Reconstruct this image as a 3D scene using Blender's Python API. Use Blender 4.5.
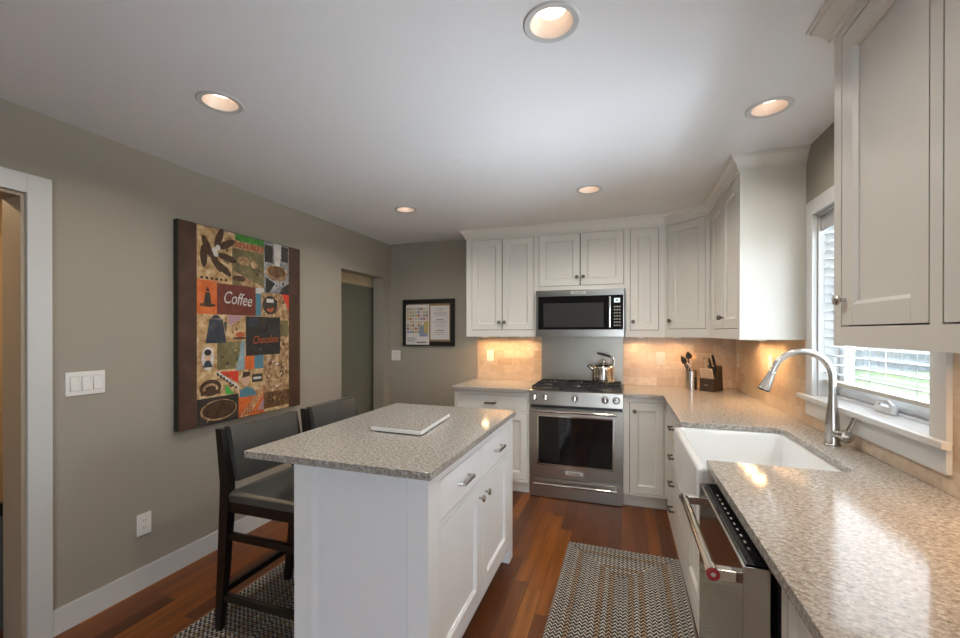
import bpy, bmesh, math, random
from mathutils import Vector, Matrix
random.seed(7)
for o in list(bpy.data.objects): bpy.data.objects.remove(o)
SC = bpy.context.scene
COL = SC.collection
R = math.radians

# ---------------------------------------------------------------- camera
cd = bpy.data.cameras.new('camera'); cam = bpy.data.objects.new('camera', cd); COL.objects.link(cam)
cam.location = (0, 0, 1.4031); cam.rotation_euler = (R(90 - .138), 0, R(18.777))
cd.sensor_fit = 'HORIZONTAL'; cd.sensor_width = 36; cd.lens = 36 * 416.72 / 960
cd.shift_y = 14.35 / 960; cd.clip_start = .02; cd.clip_end = 200
SC.camera = cam

# ---------------------------------------------------------------- sky, sun, daylight, exposure
W = bpy.data.worlds.new('sky'); SC.world = W; W.use_nodes = True
wn = W.node_tree.nodes; bg = wn['Background']
bg.inputs[0].default_value = (.80, .90, 1.0, 1); bg.inputs[1].default_value = 3.6
SC.view_settings.view_transform = 'Standard'; SC.view_settings.look = 'None'
SC.view_settings.exposure = 0.78; SC.view_settings.gamma = 1; SC.view_settings.use_curve_mapping = False

def area(name, loc, aim, sx, sy, power, col, spread=180, portal=False):
    l = bpy.data.lights.new(name, 'AREA'); l.shape = 'RECTANGLE'; l.size = sx; l.size_y = sy
    l.energy = power; l.color = col; l.spread = R(spread)
    if portal: l.cycles.is_portal = True
    o = bpy.data.objects.new(name, l); COL.objects.link(o); o.location = loc
    o.rotation_euler = (Vector(aim) - Vector(loc)).to_track_quat('-Z', 'Y').to_euler()
    return o
DAY = (.76, .88, 1.0)
sl = bpy.data.lights.new('sun', 'SUN'); sl.energy = 9.0; sl.angle = R(2); sl.color = (1, .95, .88)
so = bpy.data.objects.new('sun', sl); COL.objects.link(so); so.rotation_euler = Vector((.45, -.25, -.86)).to_track_quat('-Z', 'Y').to_euler()
area('window_daylight', (1.25, 2.13, 1.55), (0, 2.13, 1.55), .86, .9, 10, DAY)
area('ground_daylight', (2.5, 2.6, .15), (0, 2.3, 2.1), 2.4, 1.2, 920, DAY)
area('patio_fill', (.53, -3.15, 1.15), (.2, 0, 1.0), .9, 2.0, 33, DAY)  # added fill lamp behind the camera, brightens the faces turned this way
LAMP_W, PUCK_W, WARM, AMBER = 3.9, .68, (1.0, .93, .82), (1.0, .61, .30)

# ---------------------------------------------------------------- materials
def nt(name):
    m = bpy.data.materials.new(name); m.use_nodes = True
    t = m.node_tree; return m, t, t.nodes['Principled BSDF']
def L(t, a, b): t.links.new(a, b)
def node(t, typ, **kw):
    n = t.nodes.new(typ)
    for k, v in kw.items(): setattr(n, k, v)
    return n
def math_(t, op, a, b=None, c=None):
    n = node(t, 'ShaderNodeMath', operation=op)
    for i, v in enumerate((a, b, c)):
        if v is None: continue
        if isinstance(v, (int, float)): n.inputs[i].default_value = v
        else: L(t, v, n.inputs[i])
    return n.outputs[0]
def mixc(t, f, a, b, mode='MIX'):
    n = node(t, 'ShaderNodeMix', data_type='RGBA', blend_type=mode)
    for s, v in ((n.inputs[0], f), (n.inputs[6], a), (n.inputs[7], b)):
        if isinstance(v, (int, float)): s.default_value = v
        elif isinstance(v, tuple): s.default_value = (*v, 1)[:4]
        else: L(t, v, s)
    return n.outputs[2]
def ramp(t, f, stops, interp='LINEAR'):
    n = node(t, 'ShaderNodeValToRGB'); n.color_ramp.interpolation = interp
    e = n.color_ramp.elements
    while len(e) < len(stops): e.new(.5)
    for x, (p, c) in zip(e, stops): x.position = p; x.color = (*c, 1)
    L(t, f, n.inputs[0]); return n.outputs[0]
def obj_xyz(t):
    tc = node(t, 'ShaderNodeTexCoord'); s = node(t, 'ShaderNodeSeparateXYZ'); L(t, tc.outputs['Object'], s.inputs[0])
    return tc.outputs['Object'], s.outputs[0], s.outputs[1], s.outputs[2]
def noise(t, vec, scale, detail=3, rough=.5):
    n = node(t, 'ShaderNodeTexNoise'); L(t, vec, n.inputs['Vector'])
    n.inputs['Scale'].default_value = scale; n.inputs['Detail'].default_value = detail; n.inputs['Roughness'].default_value = rough
    return n.outputs['Fac']
def bump(t, p, h, strength, dist=.002):
    b = node(t, 'ShaderNodeBump'); b.inputs['Strength'].default_value = strength; b.inputs['Distance'].default_value = dist
    L(t, h, b.inputs['Height']); L(t, b.outputs[0], p.inputs['Normal'])
def comb(t, x, y, z=0.0):
    n = node(t, 'ShaderNodeCombineXYZ')
    for i, v in enumerate((x, y, z)):
        if isinstance(v, (int, float)): n.inputs[i].default_value = v
        else: L(t, v, n.inputs[i])
    return n.outputs[0]
def mat(name, col, rough=.5, metal=0.0, var=.04, scale=25, bmp=0.0, coat=0.0, spec=.5):
    m, t, p = nt(name)
    v, x, y, z = obj_xyz(t); f = noise(t, v, scale, 4)
    lo = tuple(c * (1 - var) for c in col); hi = tuple(min(1, c * (1 + var)) for c in col)
    L(t, mixc(t, f, lo, hi), p.inputs['Base Color'])
    p.inputs['Roughness'].default_value = rough; p.inputs['Metallic'].default_value = metal
    p.inputs['Coat Weight'].default_value = coat; p.inputs['Specular IOR Level'].default_value = spec
    if bmp: bump(t, p, f, bmp)
    return m
def emit(name, col, s):
    m, t, p = nt(name); p.inputs['Base Color'].default_value = (*col, 1)
    p.inputs['Emission Color'].default_value = (*col, 1); p.inputs['Emission Strength'].default_value = s
    return m
def brushed(name, col, rough, along='x', aniso=0.0):
    m, t, p = nt(name); v, x, y, z = obj_xyz(t)
    s = {'x': comb(t, math_(t, 'MULTIPLY', x, 8), math_(t, 'MULTIPLY', y, 8), math_(t, 'MULTIPLY', z, 900)),
         'z': comb(t, math_(t, 'MULTIPLY', x, 400), math_(t, 'MULTIPLY', y, 400), math_(t, 'MULTIPLY', z, 3))}[along]
    f = noise(t, s, 1, 2)
    L(t, mixc(t, f, tuple(c * .97 for c in col), tuple(min(1, c * 1.03) for c in col)), p.inputs['Base Color'])
    p.inputs['Metallic'].default_value = 1
    L(t, math_(t, 'MULTIPLY_ADD', f, .05, rough - .025), p.inputs['Roughness'])
    return m
def granite_mat():
    m, t, p = nt('granite'); v, x, y, z = obj_xyz(t)
    wv = node(t, 'ShaderNodeMapping'); L(t, v, wv.inputs[0]); wv.inputs['Rotation'].default_value = (0, 0, .5); wv.inputs['Scale'].default_value = (.9, 1.25, 1)
    a = noise(t, wv.outputs[0], 82, 6, .70)
    c = ramp(t, a, [(.30, (.15, .128, .108)), (.42, (.265, .238, .21)), (.50, (.355, .325, .292)), (.58, (.44, .41, .375)), (.70, (.62, .60, .57))])
    b = noise(t, v, 170, 3, .6)
    c = mixc(t, math_(t, 'MULTIPLY', ramp(t, b, [(.60, (0, 0, 0)), (.70, (1, 1, 1))]), .6), c, (.70, .68, .65))
    d = noise(t, v, 95, 3, .6)
    c = mixc(t, math_(t, 'MULTIPLY', ramp(t, d, [(.30, (1, 1, 1)), (.38, (0, 0, 0))]), .75), c, (.10, .085, .075))
    L(t, c, p.inputs['Base Color']); p.inputs['Roughness'].default_value = .09; p.inputs['IOR'].default_value = 1.5; p.inputs['Specular IOR Level'].default_value = .19
    return m
def wood_floor_mat():
    m, t, p = nt('jatoba_floor'); v, x, y, z = obj_xyz(t)
    U = math_(t, 'DIVIDE', x, .082); i = math_(t, 'FLOOR', U); fu = math_(t, 'FRACT', U)
    wn_ = node(t, 'ShaderNodeTexWhiteNoise', noise_dimensions='1D'); L(t, i, wn_.inputs['W'])
    V = math_(t, 'ADD', math_(t, 'DIVIDE', y, .95), math_(t, 'MULTIPLY', wn_.outputs[0], 7)); j = math_(t, 'FLOOR', V); fv = math_(t, 'FRACT', V)
    w2 = node(t, 'ShaderNodeTexWhiteNoise', noise_dimensions='2D'); L(t, comb(t, i, j), w2.inputs['Vector'])
    idv = w2.outputs[0]
    g = noise(t, comb(t, math_(t, 'MULTIPLY', x, 26), math_(t, 'MULTIPLY', y, 1.6), math_(t, 'MULTIPLY', idv, 30)), 1.0, 6, .6)
    g2 = noise(t, comb(t, math_(t, 'MULTIPLY', x, 160), math_(t, 'MULTIPLY', y, 5), math_(t, 'MULTIPLY', idv, 30)), 1.0, 3, .5)
    base = ramp(t, idv, [(.0, (.030, .007, .002)), (.28, (.075, .017, .003)), (.52, (.145, .037, .005)), (.78, (.25, .072, .010)), (1, (.42, .140, .022))])
    c = mixc(t, math_(t, 'MULTIPLY', ramp(t, g, [(.35, (1, 1, 1)), (.62, (0, 0, 0))]), .62), base, (.045, .013, .005))
    c = mixc(t, math_(t, 'MULTIPLY', g2, .35), c, (.30, .092, .017))
    e = math_(t, 'MINIMUM', math_(t, 'MINIMUM', fu, math_(t, 'SUBTRACT', 1.0, fu)), math_(t, 'MULTIPLY', math_(t, 'MINIMUM', fv, math_(t, 'SUBTRACT', 1.0, fv)), 11))
    gap = ramp(t, e, [(.006, (1, 1, 1)), (.022, (0, 0, 0))])
    c = mixc(t, math_(t, 'MULTIPLY', gap, .75), c, (.02, .008, .004))
    L(t, c, p.inputs['Base Color'])
    L(t, math_(t, 'MULTIPLY_ADD', g, .14, .24), p.inputs['Roughness'])
    p.inputs['Specular IOR Level'].default_value = .36
    bump(t, p, math_(t, 'SUBTRACT', math_(t, 'MULTIPLY', g2, .15), gap), .25, .001)
    return m
def rug_mat(hx, hy):
    m, t, p = nt('braided_wool'); v, x, y, z = obj_xyz(t)
    w, pt = .027, .0245
    ax = math_(t, 'SUBTRACT', hx, math_(t, 'ABSOLUTE', x)); ay = math_(t, 'SUBTRACT', hy, math_(t, 'ABSOLUTE', y))
    lng = math_(t, 'LESS_THAN', ax, ay)
    d = math_(t, 'MINIMUM', ax, ay)
    s = math_(t, 'ADD', math_(t, 'MULTIPLY', y, lng), math_(t, 'MULTIPLY', x, math_(t, 'SUBTRACT', 1.0, lng)))
    q = math_(t, 'DIVIDE', d, w); row = math_(t, 'FLOOR', q); fr = math_(t, 'FRACT', q)
    tri = math_(t, 'ABSOLUTE', math_(t, 'SUBTRACT', fr, .5))
    ph = math_(t, 'FRACT', math_(t, 'ADD', math_(t, 'DIVIDE', s, pt), math_(t, 'MULTIPLY', tri, 1.6)))
    w1 = node(t, 'ShaderNodeTexWhiteNoise', noise_dimensions='1D'); L(t, row, w1.inputs['W'])
    w3 = node(t, 'ShaderNodeTexWhiteNoise', noise_dimensions='3D')
    L(t, comb(t, math_(t, 'FLOOR', math_(t, 'ADD', math_(t, 'DIVIDE', s, pt), math_(t, 'MULTIPLY', tri, 1.6))), row, math_(t, 'GREATER_THAN', fr, .5)), w3.inputs['Vector'])
    light = ramp(t, w1.outputs[0], [(0, (.52, .49, .43)), (.40, (.62, .58, .51)), (.62, (.50, .36, .22)), (.85, (.60, .55, .46))], 'CONSTANT')
    dark = ramp(t, w3.outputs[0], [(0, (.022, .024, .032)), (.4, (.040, .040, .046)), (.7, (.10, .085, .072)), (1, (.018, .020, .028))])
    f = ramp(t, ph, [(.34, (0, 0, 0)), (.44, (1, 1, 1)), (.93, (1, 1, 1)), (1, (0, 0, 0))])
    c = mixc(t, f, light, dark)
    edge = ramp(t, math_(t, 'MULTIPLY', tri, 2), [(.80, (0, 0, 0)), (1, (1, 1, 1))])
    c = mixc(t, math_(t, 'MULTIPLY', edge, .45), c, (.07, .065, .06))
    L(t, c, p.inputs['Base Color']); p.inputs['Roughness'].default_value = .95; p.inputs['Specular IOR Level'].default_value = .1
    h = math_(t, 'SUBTRACT', math_(t, 'COSINE', math_(t, 'MULTIPLY', ph, 6.283)), math_(t, 'MULTIPLY', edge, 2.0))
    bump(t, p, h, .7, .003)
    return m
def tile_mat(name, axis):
    m, t, p = nt(name); v, x, y, z = obj_xyz(t)
    h = x if axis == 'x' else y
    bw, bh = .152, .0765
    V = math_(t, 'DIVIDE', math_(t, 'SUBTRACT', z, .914), bh); j = math_(t, 'FLOOR', V); fv = math_(t, 'FRACT', V)
    U = math_(t, 'ADD', math_(t, 'DIVIDE', h, bw), math_(t, 'MULTIPLY', math_(t, 'MODULO', j, 2.0), .5)); i = math_(t, 'FLOOR', U); fu = math_(t, 'FRACT', U)
    w2 = node(t, 'ShaderNodeTexWhiteNoise', noise_dimensions='2D'); L(t, comb(t, i, j), w2.inputs['Vector'])
    base = ramp(t, w2.outputs[0], [(0, (.50, .37, .25)), (.35, (.60, .47, .34)), (.7, (.64, .51, .38)), (1, (.70, .58, .45))])
    g = noise(t, v, 26, 5, .6)
    c = mixc(t, math_(t, 'MULTIPLY', ramp(t, g, [(.35, (1, 1, 1)), (.6, (0, 0, 0))]), .45), base, (.46, .32, .20))
    e = math_(t, 'MINIMUM', math_(t, 'MULTIPLY', math_(t, 'MINIMUM', fu, math_(t, 'SUBTRACT', 1.0, fu)), 2.0), math_(t, 'MINIMUM', fv, math_(t, 'SUBTRACT', 1.0, fv)))
    gap = ramp(t, e, [(.012, (1, 1, 1)), (.03, (0, 0, 0))])
    c = mixc(t, math_(t, 'MULTIPLY', gap, .6), c, (.50, .42, .33))
    L(t, c, p.inputs['Base Color']); p.inputs['Roughness'].default_value = .28
    bump(t, p, math_(t, 'SUBTRACT', math_(t, 'MULTIPLY', g, .25), gap), .3, .0015)
    return m
def leather_mat():
    m, t, p = nt('grey_leather'); v, x, y, z = obj_xyz(t)
    a = noise(t, v, 7, 3); b = node(t, 'ShaderNodeTexVoronoi'); L(t, v, b.inputs['Vector']); b.inputs['Scale'].default_value = 420
    L(t, mixc(t, a, (.052, .051, .046), (.085, .083, .076)), p.inputs['Base Color']); p.inputs['Roughness'].default_value = .30
    bump(t, p, b.outputs['Distance'], .12, .001)
    return m
def wood_mat(name, c0, c1, rough, ax='z', sc=60):
    m, t, p = nt(name); v, x, y, z = obj_xyz(t)
    k = {'x': (3, sc, sc), 'y': (sc, 3, sc), 'z': (sc, sc, 3)}[ax]
    g = noise(t, comb(t, math_(t, 'MULTIPLY', x, k[0]), math_(t, 'MULTIPLY', y, k[1]), math_(t, 'MULTIPLY', z, k[2])), 1, 5)
    L(t, mixc(t, g, c0, c1), p.inputs['Base Color']); p.inputs['Roughness'].default_value = rough
    return m
def blotch_mat(name, c0, c1, c2, scale, rough=.6):
    m, t, p = nt(name); v, x, y, z = obj_xyz(t)
    g = noise(t, v, scale, 5, .65)
    L(t, ramp(t, g, [(.3, c0), (.5, c1), (.68, c2)]), p.inputs['Base Color']); p.inputs['Roughness'].default_value = rough
    return m
def glass_mat(name, tint=(1, 1, 1), gloss=.06):
    m, t, p = nt(name); t.nodes.remove(p)
    tr = node(t, 'ShaderNodeBsdfTransparent'); tr.inputs[0].default_value = (*tint, 1)
    gl = node(t, 'ShaderNodeBsdfGlossy'); gl.inputs['Roughness'].default_value = .02
    ge = node(t, 'ShaderNodeNewGeometry'); dt = node(t, 'ShaderNodeVectorMath', operation='DOT_PRODUCT'); L(t, ge.outputs['Normal'], dt.inputs[0]); L(t, ge.outputs['Incoming'], dt.inputs[1])
    q = math_(t, 'POWER', math_(t, 'SUBTRACT', 1.0, math_(t, 'ABSOLUTE', dt.outputs['Value'])), 5.0)
    mx = node(t, 'ShaderNodeMixShader'); L(t, math_(t, 'MULTIPLY_ADD', q, .8, .04), mx.inputs[0]); L(t, tr.outputs[0], mx.inputs[1]); L(t, gl.outputs[0], mx.inputs[2])
    L(t, mx.outputs[0], t.nodes['Material Output'].inputs[0])
    return m

M = {}
M['wall'] = mat('greige_wall_paint', (.35, .314, .258), .75, var=.015, scale=60, bmp=.03)
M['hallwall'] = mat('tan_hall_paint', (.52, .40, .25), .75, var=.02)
M['ceil'] = mat('white_ceiling_paint', (.80, .80, .805), .8, var=.01, scale=80)
M['trim'] = mat('white_trim_paint', (.60, .595, .58), .38, var=.012)
M['cab'] = mat('ivory_cabinet_paint', (.76, .735, .675), .36, var=.012)
M['isl'] = mat('white_island_paint', (.825, .84, .86), .36, var=.012)
M['jamb'] = mat('jamb_warm_glow', (.36, .29, .21), .5)  # warm glow of the hall lamp is put into the jamb colour
M['dark'] = mat('dark_recess', (.03, .028, .025), .8)
M['granite'] = granite_mat()
M['floor'] = wood_floor_mat()
M['tile_x'] = tile_mat('travertine_tile_back', 'x'); M['tile_y'] = tile_mat('travertine_tile_side', 'y')
M['steel'] = brushed('brushed_steel', (.44, .41, .365), .29, 'x')
M['steelz'] = brushed('brushed_steel_upright', (.56, .545, .52), .26, 'z')
M['mirror'] = brushed('polished_steel_door', (.46, .44, .41), .12, 'x')
M['satin'] = mat('satin_steel', (.62, .60, .57), .24, 1.0, var=.03)
M['bright'] = mat('polished_steel', (.72, .70, .66), .09, 1.0, var=.02)
M['nickel'] = mat('brushed_nickel', (.52, .50, .47), .27, 1.0, var=.03)
M['pewter'] = mat('dark_pewter', (.20, .175, .15), .36, 1.0, var=.05)
M['iron'] = mat('cast_iron', (.022, .022, .023), .55, var=.2, scale=90, bmp=.1)
M['black'] = mat('black_plastic', (.015, .015, .016), .3)
M['bglass'] = mat('black_glass', (.008, .008, .009), .04, var=.01)
M['sink'] = mat('white_fireclay', (.84, .84, .83), .10, var=.01, coat=.4)
M['plate'] = mat('white_switch_plastic', (.78, .76, .72), .35, var=.01)
M['groove'] = mat('grey_switch_gap', (.35, .34, .32), .6)
M['espresso'] = wood_mat('espresso_wood', (.005, .0038, .003), (.011, .008, .006), .34)
M['leather'] = leather_mat()
M['red'] = mat('red_enamel', (.30, .018, .020), .25)
M['lens'] = emit('lamp_lens', (1.0, .92, .82), 1.7)
M['puck'] = emit('puck_lens', (1.0, .62, .28), 4.0)
M['cone'] = mat('lamp_cone_glow', (.86, .70, .58), .5)  # peach glow from the lens is put into the cone colour
M['glass'] = glass_mat('window_glass')
M['vinyl'] = mat('white_vinyl', (.80, .81, .82), .35, var=.01)
M['blind'] = mat('white_blind', (.52, .52, .51), .45, var=.01)
_bm = M['blind'].node_tree; _p = _bm.nodes['Principled BSDF']; _tl = node(_bm, 'ShaderNodeBsdfTranslucent'); _tl.inputs[0].default_value = (.5, .5, .5, 1)
_mx = node(_bm, 'ShaderNodeMixShader'); _mx.inputs[0].default_value = .25; L(_bm, _p.outputs[0], _mx.inputs[1]); L(_bm, _tl.outputs[0], _mx.inputs[2]); L(_bm, _mx.outputs[0], _bm.nodes['Material Output'].inputs[0])
M['blindrail'] = mat('beige_blind_rail', (.50, .46, .40), .5)
M['olive'] = mat('olive_grey_door', (.155, .155, .115), .42, var=.02)
M['lightwood'] = wood_mat('beech_wood', (.50, .33, .17), (.66, .47, .28), .5)
M['blockwood'] = wood_mat('dark_block_wood', (.035, .022, .014), (.065, .042, .028), .45)
M['knifeh'] = mat('pale_knife_handle', (.72, .58, .46), .35)
M['grass'] = blotch_mat('lawn_grass', (.036, .065, .026), (.05, .085, .036), (.065, .105, .048), 3, .9)
M['leaf'] = blotch_mat('hedge_leaves', (.03, .05, .025), (.06, .085, .05), (.10, .13, .085), 3, .8)
M['bark'] = blotch_mat('tree_bark', (.05, .04, .03), (.1, .08, .06), (.16, .13, .1), 20, .9)
M['fence'] = wood_mat('grey_fence_wood', (.15, .165, .18), (.19, .205, .22), .8)

# ---------------------------------------------------------------- mesh helper
class B:
    def __init__(s, Mx=None): s.bm = bmesh.new(); s.M = Mx or Matrix.Identity(4); s.mats = []
    def mi(s, m):
        if m not in s.mats: s.mats.append(m)
        return s.mats.index(m)
    def _merge(s, tmp, m):
        k = s.mi(m); vm = {}
        for v in tmp.verts: vm[v] = s.bm.verts.new(s.M @ v.co)
        for f in tmp.faces:
            try: nf = s.bm.faces.new([vm[v] for v in f.verts]); nf.material_index = k
            except ValueError: pass
        tmp.free()
    def box(s, x0, x1, y0, y1, z0, z1, m, bev=0.0, seg=2):
        t = bmesh.new()
        v = [t.verts.new((x, y, z)) for x in sorted((x0, x1)) for y in sorted((y0, y1)) for z in sorted((z0, z1))]
        for q in ((0, 1, 3, 2), (4, 6, 7, 5), (0, 4, 5, 1), (2, 3, 7, 6), (0, 2, 6, 4), (1, 5, 7, 3)): t.faces.new([v[i] for i in q])
        if bev: bmesh.ops.bevel(t, geom=list(t.edges), offset=bev, segments=seg, affect='EDGES', profile=.5)
        s._merge(t, m); return s
    def hexa(s, bot, top, m, bev=0.0):
        t = bmesh.new(); b = [t.verts.new(p) for p in bot]; u = [t.verts.new(p) for p in top]; n = len(b)
        t.faces.new(b[::-1]); t.faces.new(u)
        for i in range(n): t.faces.new((b[i], b[(i + 1) % n], u[(i + 1) % n], u[i]))
        bmesh.ops.recalc_face_normals(t, faces=list(t.faces))
        if bev: bmesh.ops.bevel(t, geom=list(t.edges), offset=bev, segments=2, affect='EDGES', profile=.5)
        s._merge(t, m); return s
    def prism(s, poly, z0, z1, m, bev=0.0):
        return s.hexa([(x, y, z0) for x, y in poly], [(x, y, z1) for x, y in poly], m, bev)
    def poly(s, pts, m):
        t = bmesh.new(); t.faces.new([t.verts.new(p) for p in pts]); s._merge(t, m); return s
    def loft(s, loops, m, cap0=True, cap1=True):
        t = bmesh.new(); Ls = [[t.verts.new(p) for p in l] for l in loops]; n = len(Ls[0])
        for a, b in zip(Ls, Ls[1:]):
            for i in range(n): t.faces.new((a[i], a[(i + 1) % n], b[(i + 1) % n], b[i]))
        if cap0: t.faces.new(Ls[0][::-1])
        if cap1: t.faces.new(Ls[-1])
        bmesh.ops.recalc_face_normals(t, faces=list(t.faces))
        s._merge(t, m); return s
    def lathe(s, prof, c, m, axis=(0, 0, 1), n=28, cap0=True, cap1=True):
        q = Vector((0, 0, 1)).rotation_difference(Vector(axis).normalized()); c = Vector(c)
        loops = []
        for r, h in prof:
            r = max(r, 1e-5)
            loops.append([c + q @ Vector((r * math.cos(2 * math.pi * i / n), r * math.sin(2 * math.pi * i / n), h)) for i in range(n)])
        return s.loft(loops, m, cap0, cap1)
    def cyl(s, a, b, r, m, r2=None, n=20):
        d = Vector(b) - Vector(a)
        return s.lathe([(r, 0), (r if r2 is None else r2, d.length)], a, m, d, n)
    def tube(s, pts, r, m, n=14):
        pts = [Vector(p) for p in pts]; rs = r if isinstance(r, (list, tuple)) else [r] * len(pts)
        loops = []; ref = None
        for i, p in enumerate(pts):
            d = (pts[min(i + 1, len(pts) - 1)] - pts[max(i - 1, 0)]).normalized()
            if ref is None: ref = d.orthogonal().normalized()
            ref = (ref - d * ref.dot(d)).normalized(); o = d.cross(ref)
            loops.append([p + (ref * math.cos(2 * math.pi * k / n) + o * math.sin(2 * math.pi * k / n)) * rs[i] for k in range(n)])
        return s.loft(loops, m)
    def sweep(s, path, prof, m):
        # mitred moulding: path = plan points, prof = (out, z); outwards is to the right of travel
        P = [Vector((x, y)) for x, y in path]; nn = []
        for a, b in zip(P, P[1:]):
            d = (b - a).normalized(); nn.append(Vector((d.y, -d.x)))
        loops = []
        for i, p in enumerate(P):
            if i == 0: mv = nn[0]
            elif i == len(P) - 1: mv = nn[-1]
            else: mv = (nn[i - 1] + nn[i]) / (1 + nn[i - 1].dot(nn[i]))
            loops.append([(p.x + mv.x * o, p.y + mv.y * o, z) for o, z in prof])
        return s.loft(loops, m)
    def text(s, txt, size, m, Mx, depth=.0006, align='CENTER', shear=0.0):
        c = bpy.data.curves.new('lettering', 'FONT'); c.body = txt; c.size = size; c.extrude = depth; c.shear = shear; c.align_x = align; c.align_y = 'CENTER'
        o = bpy.data.objects.new('lettering', c); COL.objects.link(o)
        me = bpy.data.meshes.new_from_object(o); bpy.data.objects.remove(o); bpy.data.curves.remove(c)
        t = bmesh.new(); t.from_mesh(me); bpy.data.meshes.remove(me); t.transform(Mx); s._merge(t, m); return s
    def build(s, name, parent=None, smooth=35, **tags):
        if parent is not None:
            off = parent.matrix_basis.translation.copy(); pp = parent.parent
            while pp is not None: off += pp.matrix_basis.translation; pp = pp.parent
            bmesh.ops.translate(s.bm, verts=list(s.bm.verts), vec=-off)
        bmesh.ops.recalc_face_normals(s.bm, faces=list(s.bm.faces))
        me = bpy.data.meshes.new(name); s.bm.to_mesh(me); s.bm.free()
        for m in s.mats: me.materials.append(m)
        for p in me.polygons: p.use_smooth = True
        me.set_sharp_from_angle(angle=R(smooth))
        o = bpy.data.objects.new(name, me); COL.objects.link(o); o.parent = parent
        wnm = o.modifiers.new('weighted_normal', 'WEIGHTED_NORMAL'); wnm.keep_sharp = True; wnm.weight = 100; wnm.mode = 'FACE_AREA'
        for k, v in tags.items(): o[k] = v
        return o
def thing(name, label, cat, loc=(0, 0, 0), group=None):
    o = bpy.data.objects.new(name, None); COL.objects.link(o); o.location = loc; o.empty_display_size = .05
    o['label'] = label; o['category'] = cat
    if group: o['group'] = group
    return o
def tag(o, label, cat, group=None):
    o['label'] = label; o['category'] = cat
    if group: o['group'] = group
    return o
def struct(b, name, label=None):
    o = b.build(name); o['kind'] = 'structure'
    if label: o['label'] = label
    return o
def dup(root, delta, label=None):
    r = root.copy(); COL.objects.link(r); r.location = root.location + Vector(delta)
    if label: r['label'] = label
    for ch in root.children:
        c = ch.copy(); COL.objects.link(c); c.parent = r
        for g in ch.children:
            d = g.copy(); COL.objects.link(d); d.parent = c
    return r
def frame_matrix(O, u, n):      # local a = along u, b = outward n, c = up
    u = Vector(u).normalized(); n = Vector(n).normalized()
    return Matrix(((u.x, n.x, 0, O[0]), (u.y, n.y, 0, O[1]), (u.z, n.z, 1, O[2]), (0, 0, 0, 1)))

# ================================================================= SETTING
XL, XR, YB, YR, ZC = -2.49, .945, 4.145, -3.0, 2.394
struct(B().box(-4.0, 1.1, YR - .15, YB + .15, -.06, 0, M['floor']), 'floor')
LIGHTS = [(-.214, 1.34), (-1.64, 1.344), (.616, 2.155), (-.214, 2.986), (-1.65, 2.995)]
EXTRA = []
HR = .074
def ceiling():
    b = B(); m = M['ceil']; lamps = LIGHTS + EXTRA; s = .11
    bm = b.bm; b.mi(m)
    xs = sorted({-2.49, .945} | {round(x + d, 4) for x, y in lamps for d in (-s, s)})
    ys = sorted({YR, YB} | {round(y + d, 4) for x, y in lamps for d in (-s, s)})
    for a, c in zip(xs, xs[1:]):
        for d, e in zip(ys, ys[1:]):
            hit = [l for l in lamps if a < l[0] < c and d < l[1] < e]
            if not hit:
                bm.faces.new([bm.verts.new((x, y, ZC)) for x, y in ((a, d), (c, d), (c, e), (a, e))])
                continue
            lx, ly = hit[0]; n = 32
            def outer(i):
                an = 2 * math.pi * i / n + math.pi / 4; k = max(abs(math.cos(an)), abs(math.sin(an)))
                ox, oy = math.cos(an) / k, math.sin(an) / k
                return (lx + (ox * (c - lx) if ox > 0 else -ox * (a - lx)), ly + (oy * (e - ly) if oy > 0 else -oy * (d - ly)), ZC)
            inner = lambda i: (lx + HR * math.cos(2 * math.pi * i / n + math.pi / 4), ly + HR * math.sin(2 * math.pi * i / n + math.pi / 4), ZC)
            for i in range(n):
                bm.faces.new([bm.verts.new(q) for q in (inner(i), outer(i), outer(i + 1), inner(i + 1))])
    bmesh.ops.remove_doubles(bm, verts=list(bm.verts), dist=.0002)
    o = struct(b, 'ceiling')
    for p in o.data.polygons: p.use_smooth = False
ceiling()
struct(B().box(-4.0, -2.49, YR - .15, YB + .15, ZC, ZC + .05, M['ceil']), 'ceiling_hall')
# left wall with a cased doorway near the camera and a plain opening near the corner
b = B(); t_ = XL - .13; w = M['wall']
D0, D1, DZ = .22, 1.094, 2.016
O0, O1, OZ = 3.283, 4.015, 2.005
b.box(t_, XL, YR, D0, 0, ZC, w); b.box(t_, XL, D0, D1, DZ, ZC, w); b.box(t_, XL, D1, O0, 0, ZC, w)
b.box(t_, XL, O0, O1, OZ, ZC, w); b.box(t_, XL, O1, YB, 0, ZC, w)
struct(b, 'wall_left')
struct(B().box(-4.0, 1.1, YB, YB + .14, 0, ZC, w), 'wall_back')
WY0, WY1, WZ0, WZ1 = 1.705, 2.565, 1.06, 2.005
b = B()
b.box(XR, XR + .14, YR, WY0, 0, ZC, w); b.box(XR, XR + .14, WY1, YB, 0, ZC, w)
b.box(XR, XR + .14, WY0, WY1, 0, WZ0, w); b.box(XR, XR + .14, WY0, WY1, WZ1, ZC, w)
struct(b, 'wall_right')
b = B()
b.box(-4.0, .06, YR - .13, YR, 0, ZC, w); b.box(1.0, 1.1, YR - .13, YR, 0, ZC, w); b.box(.06, 1.0, YR - .13, YR, 2.12, ZC, w)
struct(b, 'wall_rear')
b = B()
for a, c in ((.06, 1.0),):
    b.box(a, a + .07, YR - .10, YR - .04, 0, 2.12, M['trim']); b.box(c - .07, c, YR - .10, YR - .04, 0, 2.12, M['trim'])
    b.box(a + .07, c - .07, YR - .10, YR - .04, 0, .09, M['trim']); b.box(a + .07, c - .07, YR - .10, YR - .04, 2.04, 2.12, M['trim'])
struct(b, 'door_3', 'white frame of an unseen rear opening added for fill light')  # opening behind the camera, put in to let fill light reach the room
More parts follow.
